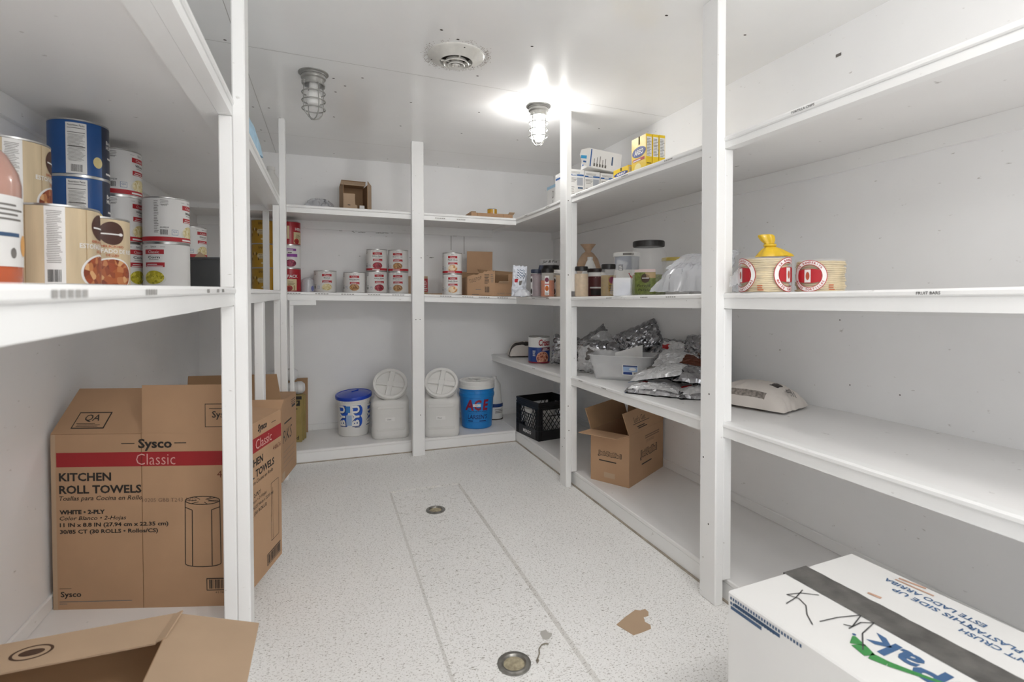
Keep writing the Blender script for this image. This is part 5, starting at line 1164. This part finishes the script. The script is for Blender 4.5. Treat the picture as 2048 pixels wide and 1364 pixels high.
# clear bags beside it
t = thing('plastic_bag', 'crumpled clear plastic bags heaped left of the right post at eye height', 'bag', (1.66, 2.03, zB(2.03)), R_(-66))
m = MB(); pillow(m, .33, .27, .15, 12, CLEARW, .016, 50, 38, None, None, True, 12); m.build('lower_film', t)
m = MB(); pillow(m, .24, .2, .1, 17, CLEARW, .016, 40, 30, None, Matrix.Translation((.0, .04, .09)) @ Matrix.Rotation(.2, 4, 'Y'), True, 11); m.s = [False]*len(m.s); m.build('upper_film', t)
m = MB(); pillow(m, .13, .17, .05, 23, CLEARW, .02, 26, 26, None, Matrix.Translation((.10, .05, .14)) @ Matrix.Rotation(R_(78), 4, 'X') @ Matrix.Rotation(R_(-20), 4, 'Z'), False, 14); m.build('standing_film', t)
p = gp(1352, 2.93)
t = thing('round_tub', 'pale tub with a yellow lid behind the clear plastic bags', 'tub', (p.x, p.y, zB(p.y)), 0)
m = MB(); m.lathe([(0, .001), (.07, 0), (.075, .2)], WPLAST, 32); m.build('tub_body', t)
m = MB(); m.lathe([(.074, .196), (.08, .196), (.08, .212), (.076, .215), (0, .213)], mat('yellow_lid', 'c9b45a', .4), 32); m.build('lid', t)
# tortillas
TORT = mat('tortilla', 'd9c8a2', .75, var=.14, scale=26); TSH = mat('tortilla_gap', 'a48c62', .9)
TFILM = mat('tortilla_bag_film', 'f2efe9', .1, alpha=.14, coat=.6)
def tortillas(label, p, r, h, deg, n, knot, rings):
    t = thing('tortilla_pack', label, 'tortillas', (p.x, p.y, zB(p.y)), face_cam(p, deg), 'tortilla packs')
    m = MB(); dz = (h - .008) / n; rd = random.Random(n)
    for k in range(n):
        rr = r*rd.uniform(.955, .99); ox, oy = rd.uniform(-.003, .003), rd.uniform(-.003, .003); z = .003 + k*dz
        N = 44; ring = lambda r_, zz, ph: [Vector((ox + r_*math.cos(2*PI*i/N), oy + r_*math.sin(2*PI*i/N), zz + .0016*noise.noise(Vector((math.cos(2*PI*i/N)*2.2, math.sin(2*PI*i/N)*2.2, k*.35))))) for i in range(N)]
        m.loft([ring(rr*.97, z + dz*.05, 0), ring(rr, z + dz*.3, 0), ring(rr, z + dz*.7, 0), ring(rr*.97, z + dz*.98, 0)], TORT, None, True)
    m.build('tortilla_stack', t)
    m = MB(); R2 = r + .003; f = cm(R2, .0004)
    m.grid(60, 14, lambda i, j: ((R2 + .002*noise.noise(Vector((math.cos(2*PI*i)*4, math.sin(2*PI*i)*4, j*3))))*math.sin(2*PI*i), -(R2 + .002*noise.noise(Vector((math.cos(2*PI*i)*4, math.sin(2*PI*i)*4, j*3))))*math.cos(2*PI*i), .001 + h*j), TFILM)
    m.grid(60, 4, lambda i, j: ((R2*(1 - j))*math.sin(2*PI*i), -(R2*(1 - j))*math.cos(2*PI*i), h + .001 + .006*j), TFILM); m.build('bag_film', t)
    for c0 in rings:
        m = MB(); rad = h*.47; cy = h*.5
        f1, f2, f3 = cm(R2, .003), cm(R2, .0036), cm(R2, .0044)
        m.ring(c0, cy, rad*.99, rad*1.03, f1, RED, 56); m.ring(c0, cy, rad*.76, rad*.99, f1, WHITE, 56); m.ring(c0, cy, rad*.72, rad*.76, f1, RED, 56)
        N = 12
        m.grid(N, 1, lambda i, j: f2(c0 + rad*.72*math.sin((i - .5)*2.6)*1.0, cy + (j - .5)*rad*.92*math.cos((i - .5)*1.6)), RED)
        m.rect(c0 - rad*.25, c0 + rad*.12, cy - rad*.42, cy + rad*.42, f3, WHITE, 4); m.disc(c0 - .003, cy, .006, .014, cm(R2, .0050), mat('corn_cob_print', 'b5563a', .5), 14, 1)
        for word, top in (('LA BANDERITA', 1), ('MAIZE TORTILLAS', -1)):
            for k, ch in enumerate(word):
                if ch == ' ': continue
                th = (k - (len(word) - 1)/2) * .165
                a = PI/2 - th if top > 0 else -PI/2 + th
                m.text(ch, c0 + rad*.875*math.cos(a), cy + rad*.875*math.sin(a), rad*.13, f2, RED, .03, 0, None, a - PI/2 if top > 0 else a + PI/2)
        m.bars(c0 + rad*1.1, c0 + rad*1.45, .008, .03, f1, mat('orange_print', 'b5532e', .5), 3, .5, 3)
        m.build('printed_emblem', t)
    if knot:
        YK = mat('yellow_film', 'dbb41f', .35, var=.1, scale=40, coat=.3); m = MB()
        def kr(rx, z, cx_): return [Vector((cx_ + rx*(1 + .22*math.sin(5*2*PI*i/30))*math.cos(2*PI*i/30), rx*.6*(1 + .22*math.sin(5*2*PI*i/30))*math.sin(2*PI*i/30), z)) for i in range(30)]
        m.loft([kr(.055, h + .004, .03), kr(.05, h + .012, .03), kr(.03, h + .03, .022), kr(.012, h + .042, .016), kr(.013, h + .05, .014), kr(.02, h + .062, .01), kr(.024, h + .078, .004), kr(.02, h + .084, .001)], YK, None, True, False, False)
        m.tube([(.016 + .017*math.cos(a), .012*math.sin(a), h + .045) for a in [2*PI*k/16 for k in range(16)]], .005, YK, 8, True); m.build('twisted_yellow_top', t)
        m = MB(); m.grid(14, 10, lambda i, j: (-r - .035*j + .0, -.05 + .1*i, .005 + h*.75*(1 - j*.45) * (.3 + .7*math.sin(i*PI)) + .01*noise.noise(Vector((i*6, j*6, 2)))), CLEAR); m.build('loose_film', t)
tortillas('tortilla pack tied with a yellow twist beside the right post', gp(1529, 1.87), .080, .125, 0, 17, True, (-.088, .088))
tortillas('tortilla pack with a round red emblem, right of the yellow-tied one', gp(1640, 1.82), .077, .112, -24, 15, False, (.0,))
# ================================================================== cartons on the uppermost right shelf
zC = lambda y: ipath(RC, y)
NVB = mat('band_blue_print', '2f5f9e', .5); CYB = mat('cyan_print', '2b9bd0', .5)
def glove(label, loc, rot, w_, d_, h_, style, group='white boxes on the uppermost right shelf'):
    t = thing('white_box', label, 'box', loc, 0, group, rot); m = MB()
    m.box(0, w_, 0, d_, 0, h_, PAPER, .002); f = lambda a, b: (a, -.0008, b); s_ = lambda a, b: (-.0008, d_ - a, b)
    if style == 0:
        m.rect(.003, w_ - .003, h_*.80, h_*.85, f, NVB); m.rect(w_*.25, w_*.55, h_*.812, h_*.838, lambda a, b: (a, -.0014, b), PAPER); m.bars(.01, w_*.9, h_*.88, h_*.95, f, INKG, 2, .3, 3); m.bars(.006, w_*.55, h_*.6, h_*.76, f, INKG, 4, .35, 4)
        m.rect(w_*.55, w_*.92, h_*.5, h_*.75, f, mat('grey_blue_print', 'a5a9b2', .45)); m.rect(w_*.6, w_*.92, h_*.40, h_*.45, f, BLUEINK); m.bars(.006, w_*.5, h_*.1, h_*.5, f, INKG, 6, .25, 5)
        m.rect(.01, d_*.9, h_*.8, h_*.86, s_, NVB)
    elif style == 1:
        m.rect(.012, .02, h_*.05, h_*.95, f, NVB); m.rect(w_*.7, w_*.74, h_*.3, h_*.75, f, BLUEINK)
        for k in range(5): m.rect(.04 + k*.02, .044 + k*.02, h_*.12, h_*(.5 + .08*(k % 3)), f, INKG); m.rect(.038 + k*.02, .05 + k*.02, h_*.1, h_*.25, f, INKG)
        m.rect(.01, d_*.9, h_*.5, h_*.75, s_, CYB); m.rect(.02, d_*.5, h_*.2, h_*.35, s_, NVB)
    else:
        m.rect(-.0, w_, h_*.9, h_, f, mat('pale_cyan_print', '9fc4dc', .5)); m.rect(0, d_, h_*.9, h_, s_, mat('pale_cyan_print', '9fc4dc', .5)); m.ring(d_*.6, h_*.68, .012, .016, s_, INKG, 20, 1.8); m.rect(d_*.58, d_*.62, .02, h_*.5, s_, INKG)
    m.build('box_body', t); return t
yg = 3.02
a = at(1169, 360, 'y', yg).x
glove('white box with a blue stripe, left one of the standing row above the right shelf', (a - .117, yg, zC(yg)), (0, 0, 0), .114, .2, .205, 0)
glove('white box with a blue stripe, middle one of the standing row', (a, yg, zC(yg)), (0, 0, 0), .114, .2, .200, 0)
glove('white box, right one of the standing row, mostly hidden by the shelf edge', (a + .117, yg, zC(yg)), (0, 0, 0), .114, .2, .196, 0)
t = glove('white box with a cyan end flap tipped over on top of the row', (a + .02, yg - .005, zC(yg) + .227), (0, R_(6.5), R_(-4)), .235, .115, .125, 1)
m = MB(); q = [(0, .0, .0), (0, .0, .125), (-.075, -.05, .085), (-.085, -.055, .05), (-.05, -.03, .0)]
m.loft([q, [(v[0] + .001, v[1] + .002, v[2]) for v in q]], PAPER, None, False); e = Vector((-.075, -.05, 0)).normalized()
m.rect(.02, .085, .052, .072, lambda c, b: (e.x*c - .0016, e.y*c - .001, b - c*.25), CYB); m.rect(.02, .055, .025, .036, lambda c, b: (e.x*c - .0016, e.y*c - .001, b - c*.2), NVB); m.build('end_flap', t)
y2 = 3.5; glove('white box with a pale blue top behind the right shelf post', (at(1114, 380, 'y', y2).x, y2, zC(y2)), (0, 0, 0), .1, .18, .225, 2)
YEL = mat('bright_yellow_carton', 'e8c51e', .4, var=.04)
def pasta(label, loc, rot, w_, d_, h_):
    t = thing('pasta_box', label, 'box', loc, 0, 'yellow boxes on the uppermost right shelf', rot); m = MB()
    m.box(0, w_, 0, d_, 0, h_, YEL, .001); f = lambda a, b: (a, -.0008, b); s_ = lambda a, b: (-.0008, d_ - a, b); s2 = lambda a, b: (-.0014, d_ - a, b); s3 = lambda a, b: (-.002, d_ - a, b)
    m.rect(.003, w_ - .003, h_*.45, h_*.93, f, PAPER); m.bars(.004, w_ - .005, h_*.47, h_*.91, lambda a, b: (a, -.0014, b), INKG, 12, .35, 3); m.bars(.004, w_ - .005, h_*.05, h_*.35, f, mat('brown_ink', '5d4416', .6), 4, .3, 4)
    m.disc(d_*.52, h_*.62, d_*.47, h_*.13, s_, mat('navy_oval', '2a3f88', .5), 32, 2); m.text('AREO', d_*.52, h_*.62, h_*.13, s2, WHITE, .04, .2, d_*.62); m.rect(d_*.1, d_*.9, h_*.40, h_*.47, s_, RED); m.bars(d_*.14, d_*.86, h_*.41, h_*.46, s2, WHITE, 1, .6); m.rect(d_*.5, d_*.58, h_*.8, h_, s_, DARK)
    m.disc(d_*.45, h_*.2, d_*.25, h_*.15, s_, mat('pale_yellow_print', 'efe3a0', .5), 20, 2); m.build('box_body', t); return t
yp = 2.228
a = at(1292, 300, 'y', yp).x
for k, l in enumerate(('yellow box with a blue oval, leftmost of three standing together', 'yellow box between two others on the uppermost right shelf', 'yellow box nearest the wall of the three standing together')):
    pasta(l, (a + k*.039, yp, zC(yp)), (0, 0, 0), .036, .13, .205)
q = at(1268, 338, 'y', 2.40)
pasta('yellow box lying flat beside the three standing yellow boxes', (a + .0, 2.39, zC(2.42)), (0, 0, 0), .04, .15, .085)
# ================================================================== left of the back: things seen past the posts
p = gp(546, 3.66); z = ipath(BC, -.34)
t = thing('white_bottle', 'white round-shouldered bottle on the uppermost shelf behind the corner post', 'bottle', (-.345, 3.93, z), 0)
m = MB(); m.lathe([(0, .001), (.058, 0), (.062, .006), (.062, .15), (.05, .19), (.026, .22), (.022, .235), (.022, .25), (0, .25)], WPLAST, 36); m.build('bottle_body', t)
m = MB(); m.lathe([(.0, .268), (.026, .266), (.026, .244), (.023, .244)], WPLAST, 28); m.build('cap', t)
t = thing('blue_bag', 'pale blue bag on the uppermost left shelf just past the foreground post', 'bag', (-.36, 2.52, ipath(LC, 2.52)), R_(80))
m = MB(); pillow(m, .3, .14, .2, 15, mat('pale_blue_film', 'a9cbe0', .35, var=.1, scale=20), .01, 28, 18); m.build('bag_body', t)
p = gp(640, 4.08); z = ipath(BC, p.x)
t = thing('clear_bag', 'crumpled clear bag left of the cut open carton on the uppermost back shelf', 'bag', (p.x, p.y, z), 0)
m = MB(); pillow(m, .24, .2, .13, 27, CLEARW, .03, 34, 26, None, None, True, 12); m.build('bag_film', t)
p = gp(815, 4.32)
t = thing('small_carton', 'small tan carton behind the middle back post, beside the double stacks', 'carton', (p.x + .0, p.y, ipath(BB, p.x)), 0)
m = MB(); m.box(-.0, .17, 0, .1, 0, .15, KRAFTP, .002); m.box(.13, .17, -.001, 0, .02, .13, RED); m.bars(.135, .165, .03, .12, lambda a, b: (a, -.0016, b), PAPER, 6, .4); m.build('carton_body', t)
p = at(866, 585, 'y', 4.0)
m = MB(); m.box(-.08, .07, -.05, .05, .0008, .008, KRAFT2, .001); tag(m.build('cardboard_flat', None, (p.x, 4.05, ipath(BB, p.x)), .1), 'flat piece of brown cardboard on the back shelf left of the iced tea tins', 'cardboard')
